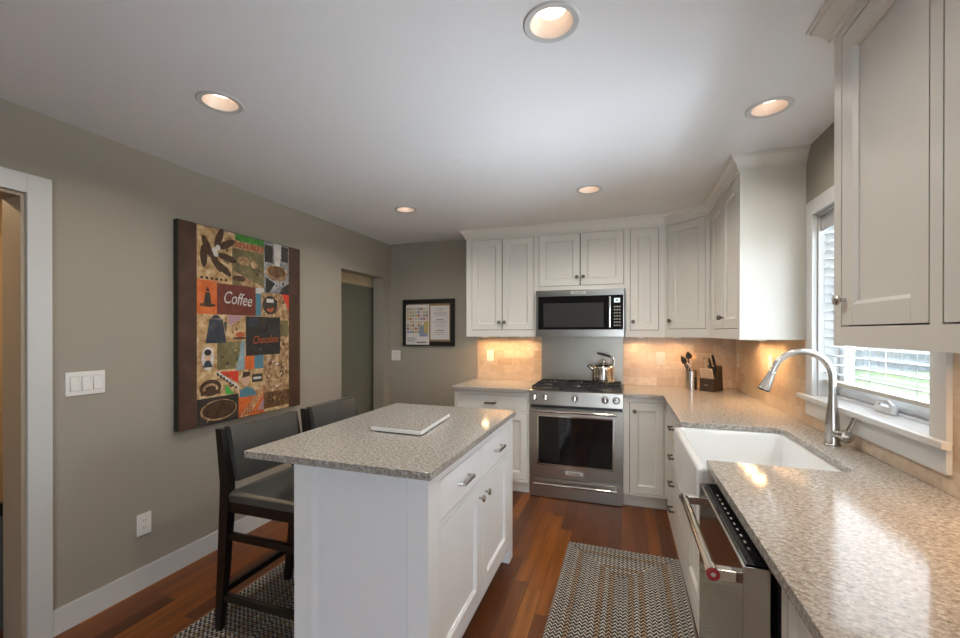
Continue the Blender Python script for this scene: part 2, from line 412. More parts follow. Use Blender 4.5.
# hall beyond
struct(B().box(-4.1, -4.0, YR - .15, YB + .15, 0, ZC, M['hallwall']), 'wall_hall')
b = B(); b.box(-2.9, XL - .13, 1.60, 1.68, 0, ZC, M['hallwall']); b.box(-4.0, -2.9, 1.60, 1.68, 0, ZC, M['hallwall'])
struct(b, 'wall_hall_end')
b = B(); b.hexa([(-2.80, .95, .60), (-2.74, .95, .60), (-2.74, 1.58, .40), (-2.80, 1.58, .40)], [(-2.80, .95, .66), (-2.74, .95, .66), (-2.74, 1.58, .46), (-2.80, 1.58, .46)], M['espresso'])
b.hexa([(-2.79, .95, 0), (-2.76, .95, 0), (-2.76, 1.58, 0), (-2.79, 1.58, 0)], [(-2.79, .95, .60), (-2.76, .95, .60), (-2.76, 1.58, .40), (-2.79, 1.58, .40)], mat('dark_stair_panel', (.10, .10, .09), .6))
struct(b, 'trim_5', 'dark stair rail in the hall')
# door in the plain opening
b = B(); b.box(-2.70, -2.655, 3.05, 4.13, 0, 1.905, M['olive'], .002)
o = struct(b, 'door_2', 'olive grey flush door')
b = B(); b.box(-2.71, -2.645, 3.05, 4.14, 1.905, ZC, M['hallwall']); b.box(-2.71, -2.645, 2.98, 3.05, 0, ZC, M['hallwall'])  # tan on the header stands in for warm light falling there
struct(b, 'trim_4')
# doorway casing
b = B(); cw, ct = .085, .018
b.box(XL, XL + ct, D1, D1 + cw, 0, DZ + cw, M['trim'], .002); b.box(XL, XL + ct, D0 - cw, D0, 0, DZ + cw, M['trim'], .002)
b.box(XL, XL + ct, D0, D1, DZ, DZ + cw, M['trim'], .002)
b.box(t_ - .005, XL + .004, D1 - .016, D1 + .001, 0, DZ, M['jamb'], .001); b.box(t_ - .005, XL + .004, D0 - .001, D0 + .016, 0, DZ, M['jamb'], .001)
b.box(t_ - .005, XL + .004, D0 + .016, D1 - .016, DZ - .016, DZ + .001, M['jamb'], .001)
struct(b, 'door_1', 'white cased doorway')
# baseboards
def basebd(b, x0, x1, y0, y1, ax):
    h = .115
    if ax == 'x': b.hexa([(x0, y0, 0), (x0 + .016, y0, 0), (x0 + .016, y1, 0), (x0, y1, 0)], [(x0, y0, h), (x0 + .011, y0, h), (x0 + .011, y1, h), (x0, y1, h)], M['trim'])
    else: b.hexa([(x0, y1 - .016, 0), (x1, y1 - .016, 0), (x1, y1, 0), (x0, y1, 0)], [(x0, y1 - .011, h), (x1, y1 - .011, h), (x1, y1, h), (x0, y1, h)], M['trim'])
b = B(); basebd(b, XL, 0, D1 + cw, O0, 'x'); basebd(b, XL, 0, O1, YB, 'x'); basebd(b, XL, 0, YR, D0 - cw, 'x'); struct(b, 'baseboard_left')
b = B(); basebd(b, XL + .016, -1.45, 0, YB, 'y'); struct(b, 'baseboard_back')
# window: casing, stool, apron, liner, sash, glass
win = bpy.data.objects.new('window_1', None); COL.objects.link(win); win.location = (XR, 2.13, WZ0); win['kind'] = 'structure'; win['label'] = 'white cased kitchen window above the sink'
b = B(); cx0, cx1 = XR - .024, XR
T = M['trim']
b.box(cx0, cx1, 1.632, WY0, WZ0, WZ1 + .075, T, .002); b.box(cx0, cx1, WY1, 2.642, WZ0, WZ1 + .075, T, .002)
b.box(cx0, cx1, WY0, WY1, WZ1, WZ1 + .075, T, .002)
b.box(cx0, cx1, 1.632, 2.642, .975, WZ0 - .005, T, .002)
b.build('window_casing', win)
b = B(); b.box(XR - .0244, XR + .075, WY0 + .001, WY1 - .001, WZ0 - .005, WZ0 + .018, T, .003); b.box(XR - .050, XR - .0245, 1.605, 2.692, WZ0 - .005, WZ0 + .018, T, .003)
b.build('window_sill', win)
b = B(); li = .012
b.box(XR, XR + .14, WY0, WY0 + li, WZ0, WZ1, T); b.box(XR, XR + .14, WY1 - li, WY1, WZ0, WZ1, T); b.box(XR, XR + .14, WY0 + li, WY1 - li, WZ1 - li, WZ1, T)
b.box(XR + .076, XR + .14, WY0 + li, WY1 - li, WZ0, WZ0 + .03, M['vinyl'], .003)
b.build('window_frame', win)
b = B(); V = M['vinyl']; sx0, sx1 = XR + .085, XR + .125
y0, y1, z0, z1 = WY0 + li, WY1 - li, WZ0 + .03, WZ1 - li
b.box(sx0, sx1, y0, y0 + .055, z0, z1, V, .004); b.box(sx0, sx1, y1 - .055, y1, z0, z1, V, .004)
b.box(sx0, sx1, y0 + .055, y1 - .055, z0, z0 + .065, V, .004); b.box(sx0, sx1, y0 + .055, y1 - .055, z1 - .055, z1, V, .004)
b.box(sx0 - .008, sx0, y0 + .01, y1 - .01, z0 + .012, z0 + .028, V, .002)
b.build('window_sash', win)
B().box(XR + .103, XR + .107, y0 + .05, y1 - .05, z0 + .06, z1 - .05, M['glass']).build('window_pane', win)
b = B(); cy = 2.12
b.box(sx0 - .035, sx0 + .0, cy - .055, cy + .055, z0 - .012, z0 + .018, V, .006); b.tube([(sx0 - .03, cy + .03, z0 + .018), (sx0 - .035, cy + .01, z0 + .034), (sx0 - .035, cy - .05, z0 + .036), (sx0 - .035, cy - .075, z0 + .022)], .008, V)
b.cyl((sx0 - .035, cy - .075, z0 + .03), (sx0 - .035, cy - .075, z0 - .005), .010, V)
b.build('window_crank', win)
# crown mouldings
prof = [(0, 2.318), (.010, 2.318), (.012, 2.330), (.018, 2.334), (.022, 2.348), (.034, 2.364), (.046, 2.374), (.048, 2.384), (.055, 2.386), (.055, 2.394), (0, 2.394)]
UY, UX, UE, UN = 3.85, .632, 2.705, 1.600
struct(B().sweep([(XR, UN), (UX, UN), (UX, -.6)][::-1], [(-o, z) for o, z in prof], M['cab']), 'trim_2', 'crown moulding over the wall cabinet beside the camera')
struct(B().sweep([(-1.45, YB), (-1.45, UY), (.345, UY), (UX, UY + .345 - UX), (UX, UE), (XR, UE)], prof, M['cab']), 'trim_1', 'crown moulding over the corner wall cabinets')

# ---------------------------------------------------------------- backsplash
b = B(); b.box(-1.43, -.757, YB - .009, YB, .9145, 1.361, M['tile_x']); b.box(-1.437, -1.43, YB - .011, YB, .9145, 1.361, mat('tile_edge_trim', (.45, .36, .26), .5))
tag(b.build('tile_backsplash'), 'tan travertine tile backsplash between the bare wall and the steel panel', 'backsplash')
b = B(); b.box(.013, XR - .009, YB - .009, YB, .9145, 1.361, M['tile_x'])
tag(b.build('tile_backsplash'), 'tan travertine tile backsplash behind the crock and knife block', 'backsplash'); b = B()
b.box(XR - .009, XR, 2.643, YB - .0, .9145, 1.361, M['tile_y']); b.box(XR - .009, XR, -.5, 1.631, .9145, 1.361, M['tile_y']); b.box(XR - .009, XR, 1.631, 2.643, .9145, .974, M['tile_y'])
tag(b.build('tile_backsplash'), 'tan travertine tile backsplash on the window wall behind the faucet', 'backsplash')
b = B(); b.box(-.756, .012, YB - .006, YB, .93, 1.364, brushed('satin_steel_sheet', (.36, .333, .29), .38, 'z'))
tag(b.build('splash_panel'), 'brushed steel panel on the wall behind the range', 'backsplash')

# ---------------------------------------------------------------- cabinet builder
def door(parent, Mx, a0, a1, c0, c1, m, name='door', knob=None, pull=None, rail=.058, slab=False):
    b = B(Mx); g = .0040; a0 += g; a1 -= g; c0 += g; c1 -= g; t0 = -.0185
    if slab: b.box(a0, a1, t0, 0, c0, c1, m, .0015)
    else:
        b.box(a0, a0 + rail, t0, 0, c0, c1, m, .001); b.box(a1 - rail, a1, t0, 0, c0, c1, m, .001)
        b.box(a0 + rail, a1 - rail, t0, 0, c0, c0 + rail, m, .001); b.box(a0 + rail, a1 - rail, t0, 0, c1 - rail, c1, m, .001)
        i0, i1, k0, k1 = a0 + rail, a1 - rail, c0 + rail, c1 - rail; s = .010
        lo = lambda d, h: [(i0 + d, h, k0 + d), (i1 - d, h, k0 + d), (i1 - d, h, k1 - d), (i0 + d, h, k1 - d)]
        b.loft([lo(0, -.001), lo(.003, -.0035), lo(s, -.0095), lo(s, -.014)], m, False, True)
        b.box(i0 - .002, i1 + .002, t0, -.0135, k0 - .002, k1 + .002, m)
    d = b.build(name, parent)
    if knob:
        ka, kc = knob[:2]
        k = B(Mx).lathe([(.006, -.0005), (.0055, .012), (.0085, .015), (.0155, .019), (.0165, .024), (.013, .029), (.005, .031), (0, .0312)], (ka, 0, kc), knob[2] if len(knob) > 2 else M['pewter'], (0, 1, 0), 24)
        k.build('knob', d)
    if pull:
        pa, pc, pw, pm = pull
        k = B(Mx)
        for sgn in (-1, 1): k.hexa([(pa + sgn * pw - .006, 0, pc - .006), (pa + sgn * pw + .006, 0, pc - .006), (pa + sgn * pw + .006, 0, pc + .006), (pa + sgn * pw - .006, 0, pc + .006)],
                                   [(pa + sgn * (pw - .008) - .005, .028, pc - .005), (pa + sgn * (pw - .008) + .005, .028, pc - .005), (pa + sgn * (pw - .008) + .005, .028, pc + .005), (pa + sgn * (pw - .008) - .005, .028, pc + .005)], pm, .001)
        k.box(pa - pw - .002, pa + pw + .002, .022, .035, pc - .0075, pc + .0075, pm, .003)
        k.build('pull_handle', d)
    return d
def face_frame(b, Mx, W, C0, C1, holes, m, t=.020):
    old = b.M; b.M = old @ Mx if old != Matrix.Identity(4) else Mx
    xs = sorted({0.0, W} | {v for h in holes for v in h[:2]}); zs = sorted({C0, C1} | {v for h in holes for v in h[2:4]})
    for a, c in zip(xs, xs[1:]):
        for d, e in zip(zs, zs[1:]):
            mx, mz = (a + c) / 2, (d + e) / 2
            if any(h[0] < mx < h[1] and h[2] < mz < h[3] for h in holes): continue
            b.box(a, c, -t, 0, d, e, m)
    bmesh.ops.remove_doubles(b.bm, verts=list(b.bm.verts), dist=1e-5)
    b.M = old
def cabinet(name, label, O, u, n, W, C0, C1, depth, holes, m, cat='cabinet', toe=None, group=None, back_open=False):
    # O = front-face corner on the floor line; holes=(a0,a1,c0,c1)
    Mx = frame_matrix(O, u, n); c = Mx @ Vector((W / 2, -depth / 2, C0 if not toe else 0))
    root = thing(name, label, cat, c, group)
    b = B(Mx); b.box(0, W, -depth, -.0205, C0, C1, m)
    for a0, a1, c0, c1 in holes: b.box(a0 + .0002, a1 - .0002, -.0204, -.0200, c0 + .0002, c1 - .0002, M['dark'])  # thin dark sheet paints in the shade seen through the door gaps
    b.M = Matrix.Identity(4); face_frame(b, Mx, W, C0, C1, holes, m)
    b.build('body', root)
    if toe is not None:
        k = B(Mx); k.box(0, W, -depth, -toe, 0, C0, m); k.build('toe_kick', root)
    return root, Mx
cm = M['cab']
# --- wall cabinets along the back
r, Mx = cabinet('wall_cabinet', 'tall cream two-door wall cabinet at the end beside the framed board', (-1.45, UY, 0), (1, 0, 0), (0, -1, 0), .693, 1.362, 2.394, .294, [(.055, .675, 1.425, 2.300)], cm)
door(r, Mx, .055, .365, 1.425, 2.30, cm, knob=(.338, 1.50)); door(r, Mx, .365, .675, 1.425, 2.30, cm, knob=(.392, 1.50))
r, Mx = cabinet('wall_cabinet', 'short cream two-door wall cabinet above the microwave', (-.757, UY, 0), (1, 0, 0), (0, -1, 0), .787, 1.785, 2.394, .294, [(.026, .776, 1.826, 2.300)], cm)
door(r, Mx, .026, .402, 1.826, 2.30, cm, knob=(.374, 1.903)); door(r, Mx, .402, .776, 1.826, 2.30, cm, knob=(.430, 1.903))
r, Mx = cabinet('wall_cabinet', 'narrow cream single-door wall cabinet between the microwave and the diagonal corner cabinet', (.030, UY, 0), (1, 0, 0), (0, -1, 0), .315, 1.362, 2.394, .294, [(.038, .270, 1.420, 2.300)], cm)
door(r, Mx, .038, .270, 1.42, 2.30, cm, knob=(.063, 1.495))
# --- diagonal corner
DX0, DY0, DX1, DY1 = .345, UY, UX, UY + .345 - UX
dl = math.hypot(DX1 - DX0, DY1 - DY0)
ud, nd = Vector((1, -1, 0)).normalized(), Vector((-1, -1, 0)).normalized()
root = thing('corner_wall_cabinet', 'cream diagonal corner wall cabinet above the knife block', 'cabinet', (.64, 3.85, 1.362))
Mx = frame_matrix((DX0, DY0, 0), ud, nd)
b = B(); q0 = Vector((DX0, DY0, 0)) - nd * .0205; q1 = Vector((DX1, DY1, 0)) - nd * .0205
b.prism([(DX0 + .0005, YB), (DX0 + .0005, DY0 + .03), (q1.x - .001, q1.y + .001)][0:0] + [(DX0 + .0005, YB - .0005), (DX0 + .0005, DY0 + .0285), (DX1 + .0285 - .028, DY1 + .029), (XR - .0005, DY1 + .029), (XR - .0005, YB - .0005)], 1.362, 2.394, cm)
face_frame(b, Mx, dl, 1.362, 2.394, [(.030, dl - .03, 1.43, 2.30)], cm)
b.M = Mx; b.box(.0302, dl - .0302, -.0204, -.0200, 1.4302, 2.2998, M['dark'])  # dark sheet for the shade around the corner door
b.build('body', root)
door(root, Mx, .030, dl - .03, 1.43, 2.30, cm, knob=(.058, 1.50))
# --- right wall cabinets
r, Mx = cabinet('wall_cabinet', 'cream two-door wall cabinet with a plain white end panel beside the window casing', (UX, DY1 - .001, 0), (0, -1, 0), (-1, 0, 0), DY1 - .001 - UE, 1.362, 2.394, XR - UX, [(.045, .815, 1.425, 2.300)], cm)
hw = DY1 - .001 - UE
door(r, Mx, .045, .430, 1.425, 2.30, cm, knob=(.405, 1.50)); door(r, Mx, .430, .815, 1.425, 2.30, cm, knob=(.457, 1.50))
r, Mx = cabinet('wall_cabinet', 'big cream wall cabinet hanging over the counter beside the window', (UX, UN, 0), (0, -1, 0), (-1, 0, 0), 2.1, 1.362, 2.394, XR - UX, [(.045, .431, 1.420, 2.300), (.469, .855, 1.420, 2.300), (.893, 1.279, 1.42, 2.30), (1.317, 1.703, 1.42, 2.30)], cm)
for a, k in ((.045, .026), (.469, .36), (.893, .026), (1.317, .36)): door(r, Mx, a, a + .386, 1.42, 2.30, cm, knob=(a + k, 1.50, M['nickel']), rail=.060)
# --- base cabinets
FY, FX = 3.545, .338
r, Mx = cabinet('base_cabinet', 'cream base cabinet with one long top drawer, left of the range', (-1.451, FY, 0), (1, 0, 0), (0, -1, 0), .696, 0.10, .884, YB - FY - .004, [(.030, .680, .715, .845), (.030, .680, .12, .695)], cm, toe=.045)
door(r, Mx, .030, .680, .715, .845, cm, 'drawer', pull=(.345, .778, .048, M['pewter']), slab=True)
door(r, Mx, .030, .355, .12, .695, cm, knob=(.33, .65)); door(r, Mx, .355, .680, .12, .695, cm, knob=(.38, .65))
r, Mx = cabinet('base_cabinet', 'cream single-door base cabinet right of the range', (.013, FY, 0), (1, 0, 0), (0, -1, 0), .325, 0.10, .884, YB - FY - .004, [(.045, .304, .118, .845)], cm, toe=.045)
door(r, Mx, .045, .304, .118, .845, cm, knob=(.085, .775))
r, Mx = cabinet('drawer_cabinet', 'cream base cabinet with a stack of four drawers beside the sink apron', (FX, FY - .001, 0), (0, -1, 0), (-1, 0, 0), .999, .0, .884, .60, [(.06, .95, z, z + h) for z, h in ((.10, .165), (.275, .165), (.45, .185), (.645, .195))], cm)
for z, h in ((.10, .165), (.275, .165), (.45, .185), (.645, .195)): door(r, Mx, .06, .95, z, z + h, cm, 'drawer', pull=(.40, z + h / 2, .048, M['pewter']), slab=True)
SB0, SB1 = 1.705, 2.545
r, Mx = cabinet('sink_cabinet', 'cream two-door base cabinet under the farmhouse sink', (FX, SB1, 0), (0, -1, 0), (-1, 0, 0), SB1 - SB0, .0, .630, .60, [(.04, .80, .10, .60)], cm)
door(r, Mx, .04, .42, .10, .60, cm, knob=(.395, .55)); door(r, Mx, .42, .80, .10, .60, cm, knob=(.445, .55))
KY = 1.095
r, Mx = cabinet('base_cabinet', 'cream base cabinet on the near side of the dishwasher', (FX, KY, 0), (0, -1, 0), (-1, 0, 0), 1.6, .0, .884, .60, [(.035, .74, .10, .845), (.78, 1.50, .1, .845)], cm)
door(r, Mx, .035, .74, .10, .845, cm, knob=(.70, .78)); door(r, Mx, .78, 1.50, .1, .845, cm, knob=(.82, .78))

# ---------------------------------------------------------------- counters
G = M['granite']; CZ0, CZ1 = .8845, .914
tag(B().box(-1.470, -.754, 3.509, YB, CZ0, CZ1, G, .003).build('stone_countertop'), 'short speckled stone countertop left of the range', 'countertop')
def arc(cx, cy, r, a0, a1, n=6): return [(cx + r * math.cos(R(a0 + (a1 - a0) * i / n)), cy + r * math.sin(R(a0 + (a1 - a0) * i / n))) for i in range(n + 1)]
SY0, SY1, SXB, rr = 1.792, 2.507, .776, .05
poly = [(.013, YB), (.013, 3.509), (.307, 3.509), (.307, SY1)] + arc(SXB - rr, SY1 - rr, rr, 90, 0) + arc(SXB - rr, SY0 + rr, rr, 0, -90) + [(.307, SY0), (.307, -.505), (XR, -.505), (XR, YB)]
tag(B().prism(poly, CZ0, CZ1, G, .0025).build('stone_countertop'), 'long L-shaped speckled stone countertop around the sink and under the window', 'countertop')

# ---------------------------------------------------------------- farmhouse sink
def rrect(x0, x1, y0, y1, r, z, n=6):
    return [(x, y, z) for x, y in arc(x1 - r, y1 - r, r, 0, 90, n) + arc(x0 + r, y1 - r, r, 90, 180, n) + arc(x0 + r, y0 + r, r, 180, 270, n) + arc(x1 - r, y0 + r, r, 270, 360, n)]
X0, X1, Y0, Y1 = .272, .800, 1.768, 2.522
root = thing('farmhouse_sink', 'deep white apron-front sink set into the stone counter', 'sink', (.53, 2.15, .64))
lp = [rrect(X0, X1, Y0, Y1, .018, .640), rrect(X0, X1, Y0, Y1, .018, .868), rrect(X0 + .003, X1 - .003, Y0 + .003, Y1 - .003, .016, .878), rrect(X0 + .010, X1 - .010, Y0 + .010, Y1 - .010, .012, .8835),
      rrect(X0 + .030, X1 - .022, Y0 + .022, Y1 - .022, .02, .8835), rrect(X0 + .036, X1 - .028, Y0 + .028, Y1 - .028, .025, .879), rrect(X0 + .040, X1 - .032, Y0 + .032, Y1 - .032, .03, .865),
      rrect(X0 + .045, X1 - .037, Y0 + .037, Y1 - .037, .035, .70), rrect(X0 + .055, X1 - .047, Y0 + .047, Y1 - .047, .035, .675), rrect(X0 + .085, X1 - .075, Y0 + .075, Y1 - .075, .03, .668)]
B().loft(lp, M['sink']).build('basin', root)
b = B(); b.lathe([(.0, 0), (.042, 0), (.044, .003), (.036, .004), (.02, .002), (0, .002)], (.53, 2.15, .668), M['satin']); b.build('drain', root)
b = B(); b.lathe([(.011, 0), (.011, .003), (.006, .003), (0, .002)], (X1 - .0355, 1.98, .80), M['satin'], (-1, 0, 0), 18); b.build('overflow', root)

# ---------------------------------------------------------------- faucet
FP = (.865, 2.20)
root = thing('kitchen_faucet', 'tall gooseneck pull-down nickel faucet behind the sink', 'faucet', (*FP, CZ1))
b = B(); b.lathe([(.031, 0), (.031, .004), (.027, .008), (.0255, .03), (.025, .085), (.0225, .13), (.0175, .18), (.0155, .20), (.0150, .215)], (*FP, CZ1), M['nickel'])
b.build('base', root)
b = B(); pts = [(FP[0], FP[1], z) for z in (1.118, 1.16, 1.20)]
cxx, rad = FP[0] - .111, .111
for i in range(1, 15):
    a = R(i * 163 / 14); pts.append((cxx + rad * math.cos(a), FP[1], 1.205 + rad * 1.02 * math.sin(a)))
e = Vector(pts[-1]); dd = (Vector(pts[-1]) - Vector(pts[-2])).normalized(); pts.append(tuple(e + dd * .012))
b.tube(pts, .0135, M['nickel'], 18); b.build('spout', root)
e = Vector(pts[-1])
b = B(); b.lathe([(.0140, 0), (.0155, .003), (.0155, .010), (.0145, .012), (.017, .03), (.0235, .075), (.0245, .088)], e, M['nickel'], dd); b.lathe([(.0235, 0), (.0215, .006), (.0, .006)], e + dd * .088, M['black'], dd); b.build('spray_head', root)
b = B(); b.cyl((FP[0], FP[1], .968), (FP[0] + .015, FP[1] - .062, .968), .018, M['nickel']); b.lathe([(.0, -.022), (.018, -.018), (.026, 0), (.024, .016), (0, .024)], (FP[0] + .017, FP[1] - .070, .970), M['nickel'], (.2, -1, 0))
b.tube([(FP[0] + .02, FP[1] - .074, .978), (FP[0] + .030, FP[1] - .080, 1.012), (FP[0] + .042, FP[1] - .087, 1.052)], [.0095, .0085, .008], M['nickel']); b.build('lever', root)

# ---------------------------------------------------------------- dishwasher
root = thing('dishwasher', 'steel-fronted dishwasher with black top controls under the counter', 'dishwasher', (.5, 1.41, 0))
DA, DB, DF = 1.118, 1.690, .268
b = B(); b.box(.336, .90, DA - .012, DB + .008, .09, .875, M['black']); b.box(.336, .85, DA - .012, DB + .008, 0, .09, M['dark']); b.build('tub', root)
b = B(); b.box(DF, .325, DA, DB, .10, .856, M['mirror'], .002); b.build('door', root)
b = B(); b.box(DF + .008, .322, DA + .008, DB - .008, .8565, .860, M['bglass'], .001)
for i in range(11): b.box(.300, .305, 1.20 + i * .036, 1.212 + i * .036, .8602, .8608, M['groove'])
b.build('control_strip', root)
hb = B(); HX, HZ = .212, .812
hb.cyl((HX, DA + .055, HZ), (HX, DB - .067, HZ), .0125, M['bright']); h = hb.build('bar_handle', root)
for y in (DA + .042, DB - .054):
    b = B(); b.cyl((HX, y - .013, HZ), (HX, y + .013, HZ), .0165, M['bright']); b.box(HX + .005, DF + .001, y - .012, y + .012, HZ - .013, HZ + .013, M['bright'], .002); b.build('handle_mount', h)
b = B(); y = DA + .029
b.lathe([(.0155, 0), (.0155, -.0025), (.006, -.003), (0, -.003)], (HX, y, HZ), M['red'], (0, 1, 0)); b.lathe([(.0055, 0), (.0055, -.0012), (0, -.0012)], (HX, y - .003, HZ), M['bright'], (0, 1, 0)); b.build('medallion', h, label='red round medallion on the handle end')

# ---------------------------------------------------------------- range
RX0, RX1, RF = -.751, .011, 3.528
S, SB = M['steel'], M['satin']
root = thing('gas_range', 'freestanding steel gas range with black grates and oven window', 'range', (-.37, 3.83, 0))
b = B(); b.box(RX0, RX1, RF + .035, YB - .008, .02, .905, S); b.box(RX0 + .02, RX1 - .02, RF + .06, YB - .02, 0, .02, M['black']); b.build('body', root)
b = B(); b.hexa([(RX0, RF - .004, .788), (RX1, RF - .004, .788), (RX1, RF + .036, .788), (RX0, RF + .036, .788)], [(RX0, RF + .006, .904), (RX1, RF + .006, .904), (RX1, RF + .036, .914), (RX0, RF + .036, .914)], S, .002)
pnl = b.build('control_panel', root)
for x in (-.703, -.609, -.367, -.127, -.040):
    b = B(); c = (x, RF + .001, .852)
    b.lathe([(.030, 0), (.030, .004), (.026, .006)], c, M['pewter'], (0, -1, .085)); b.lathe([(.024, .004), (.0235, .030), (.020, .034), (0, .034)], c, M['bright'], (0, -1, .085))
    b.box(x - .0045, x + .0045, RF - .046, RF - .030, .832, .878, M['bright'], .002); b.build('burner_knob', pnl)
b = B(); b.box(RX0 + .006, RX1 - .006, RF + .03, RF + .06, .760, .786, M['black']); b.build('vent_slot', root)
b = B()
wx0, wx1, wz0, wz1 = -.672, -.070, .288, .690
z0, z1 = .180, .758
b.box(RX0, wx0, RF, RF + .034, z0, z1, S); b.box(wx1, RX1, RF, RF + .034, z0, z1, S); b.box(wx0, wx1, RF, RF + .034, z0, wz0, S); b.box(wx0, wx1, RF, RF + .034, wz1, z1, S)
bmesh.ops.remove_doubles(b.bm, verts=list(b.bm.verts), dist=1e-5)
fr = [(wx0 - .012, wx0, wz0 - .012, wz1 + .012), (wx1, wx1 + .012, wz0 - .012, wz1 + .012), (wx0, wx1, wz0 - .012, wz0), (wx0, wx1, wz1, wz1 + .012)]
for a, c, d, e in fr: b.box(a, c, RF - .003, RF + .004, d, e, M['bright'], .001)
dr = b.build('oven_door', root)
b = B(); b.box(wx0, wx1, RF + .006, RF + .012, wz0, wz1, M['bglass']); b.build('oven_window', dr)
b = B(); b.box(-.445, -.300, RF - .004, RF, .214, .242, mat('pale_badge_metal', (.62, .60, .56), .35, .3), .001); b.text('KitchenAid', .020, M['black'], Matrix.Translation((-.3725, RF - .0046, .228)) @ Matrix.Rotation(R(90), 4, 'X'), .0003); b.build('name_badge', dr)
def bar(parent, z, y, x0, x1, yf, nm):
    b = B(); b.cyl((x0, y, z), (x1, y, z), .0115, M['bright'])
    for x in (x0 + .018, x1 - .018): b.box(x - .010, x + .010, y, yf, z - .010, z + .010, M['bright'], .002)
    return b.build(nm, parent)
bar(dr, .742, RF - .050, -.705, -.035, RF + .001, 'bar_handle')
b = B(); b.box(RX0, RX1, RF, RF + .034, .006, .165, S, .002); dw = b.build('warming_drawer', root)
bar(dw, .128, RF - .045, -.705, -.035, RF + .001, 'bar_handle')
b = B(); b.box(RX0, RX1, RF + .036, YB - .010, .905, .916, M['black'], .002); b.box(RX0, RX1, YB - .045, YB - .010, .916, .936, S, .003); b.build('cooktop', root)
gx = [RX0 + .012, RX0 + .262, RX0 + .500, RX1 - .012]; I = M['iron']
for k in range(3):
    b = B(); a, c = gx[k] + .002, gx[k + 1] - .002; d, e = RF + .05, YB - .055
    for x in (a, c - .013): b.box(x, x + .013, d, e, .932, .947, I, .003)
    for y in (d, (d + e) / 2 - .0065, e - .013): b.box(a + .013, c - .013, y, y + .013, .932, .947, I, .003)
    for q in (.25, .75):
        y = d + (e - d) * q; xm = (a + c) / 2
        b.box(a + .013, xm - .03, y - .0055, y + .0055, .934, .947, I, .002); b.box(xm + .03, c - .013, y - .0055, y + .0055, .934, .947, I, .002)
        b.box(xm - .0055, xm + .0055, y + .03, y + (e - d) * .25 - .0065, .934, .947, I, .002); b.box(xm - .0055, xm + .0055, y - (e - d) * .25 + .0065, y - .03, .934, .947, I, .002)
    for x in (a, c - .013):
        for y in (d, e - .013): b.box(x + .001, x + .012, y + .001, y + .012, .916, .932, I)
    b.build('grate', root)
for x, y in ((RX0 + .137, RF + .18), (RX0 + .137, RF + .43), (RX0 + .381, RF + .305), (RX1 - .14, RF + .18), (RX1 - .14, RF + .43)):
    b = B(); b.lathe([(.055, 0), (.05, .006), (.038, .007), (.036, .012), (.0, .013)], (x, y, .9162), M['bright']); b.lathe([(.034, 0), (.034, .004), (0, .005)], (x, y, .9275), I); b.build('burner', root)

# ---------------------------------------------------------------- microwave
S2 = brushed('dark_brushed_steel', (.37, .35, .32), .28, 'x')
MX0, MX1, MF, MZ0, MZ1 = -.741, .021, 3.79, 1.366, 1.7835
root = thing('microwave_oven', 'steel over-range microwave with dark glass door and upright handle', 'microwave', (-.36, 3.97, MZ0))
b = B(); b.box(MX0, MX1, MF + .025, YB - .012, MZ0, MZ1, S2); b.box(MX0 + .06, MX1 - .06, MF + .08, YB - .1, MZ0 - .002, MZ0 + .001, M['black']); b.build('body', root)
b = B(); b.box(MX0, MX1, MF, MF + .024, 1.728, MZ1, S2, .002); b.build('vent_band', root)
b = B(); b.box(MX0, MX1, MF, MF + .024, MZ0 - .002, 1.428, S2, .002); b.build('bottom_band', root)
b = B(); b.box(MX0, MX0 + .016, MF, MF + .024, 1.4285, 1.7275, S2); b.box(MX0 + .016, -.088, MF, MF + .024, 1.4285, 1.7275, M['bglass'], .001)
dm = mat('microwave_mesh', (.045, .045, .043), .12)
b.box(MX0 + .065, -.150, MF - .0006, MF + .002, 1.450, 1.665, dm); d = b.build('door', root)
b = B(); b.box(-.1065, -.0895, MF - .038, MF - .020, 1.445, 1.712, M['bright'], .005)
for z in (1.46, 1.697): b.box(-.1045, -.0915, MF - .022, MF + .001, z - .008, z + .008, M['bright'])
b.build('upright_handle', d)
b = B(); b.box(-.0875, MX1 - .008, MF, MF + .024, 1.4285, 1.7275, M['bglass'], .001); b.box(MX1 - .008, MX1, MF, MF + .024, 1.4285, 1.7275, S2)
disp = emit('clock_display', (.55, .68, .72), .55)
b.box(-.062, -.014, MF - .0008, MF + .001, 1.662, 1.700, disp); b.box(-.048, -.028, MF - .0012, MF, 1.676, 1.687, M['black'])
for i in range(3):
    for j in range(7): b.box(-.064 + i * .02, -.050 + i * .02, MF - .0006, MF + .001, 1.458 + j * .027, 1.470 + j * .027, M['groove'])
b.build('control_panel', root)
b = B(); b.box(-.430, -.300, MF - .003, MF + .001, 1.746, 1.768, mat('pale_nameplate_metal', (.62, .60, .56), .35, .3), .001); b.text('KitchenAid', .018, M['black'], Matrix.Translation((-.365, MF - .0036, 1.757)) @ Matrix.Rotation(R(90), 4, 'X'), .0003); b.build('name_badge', root)

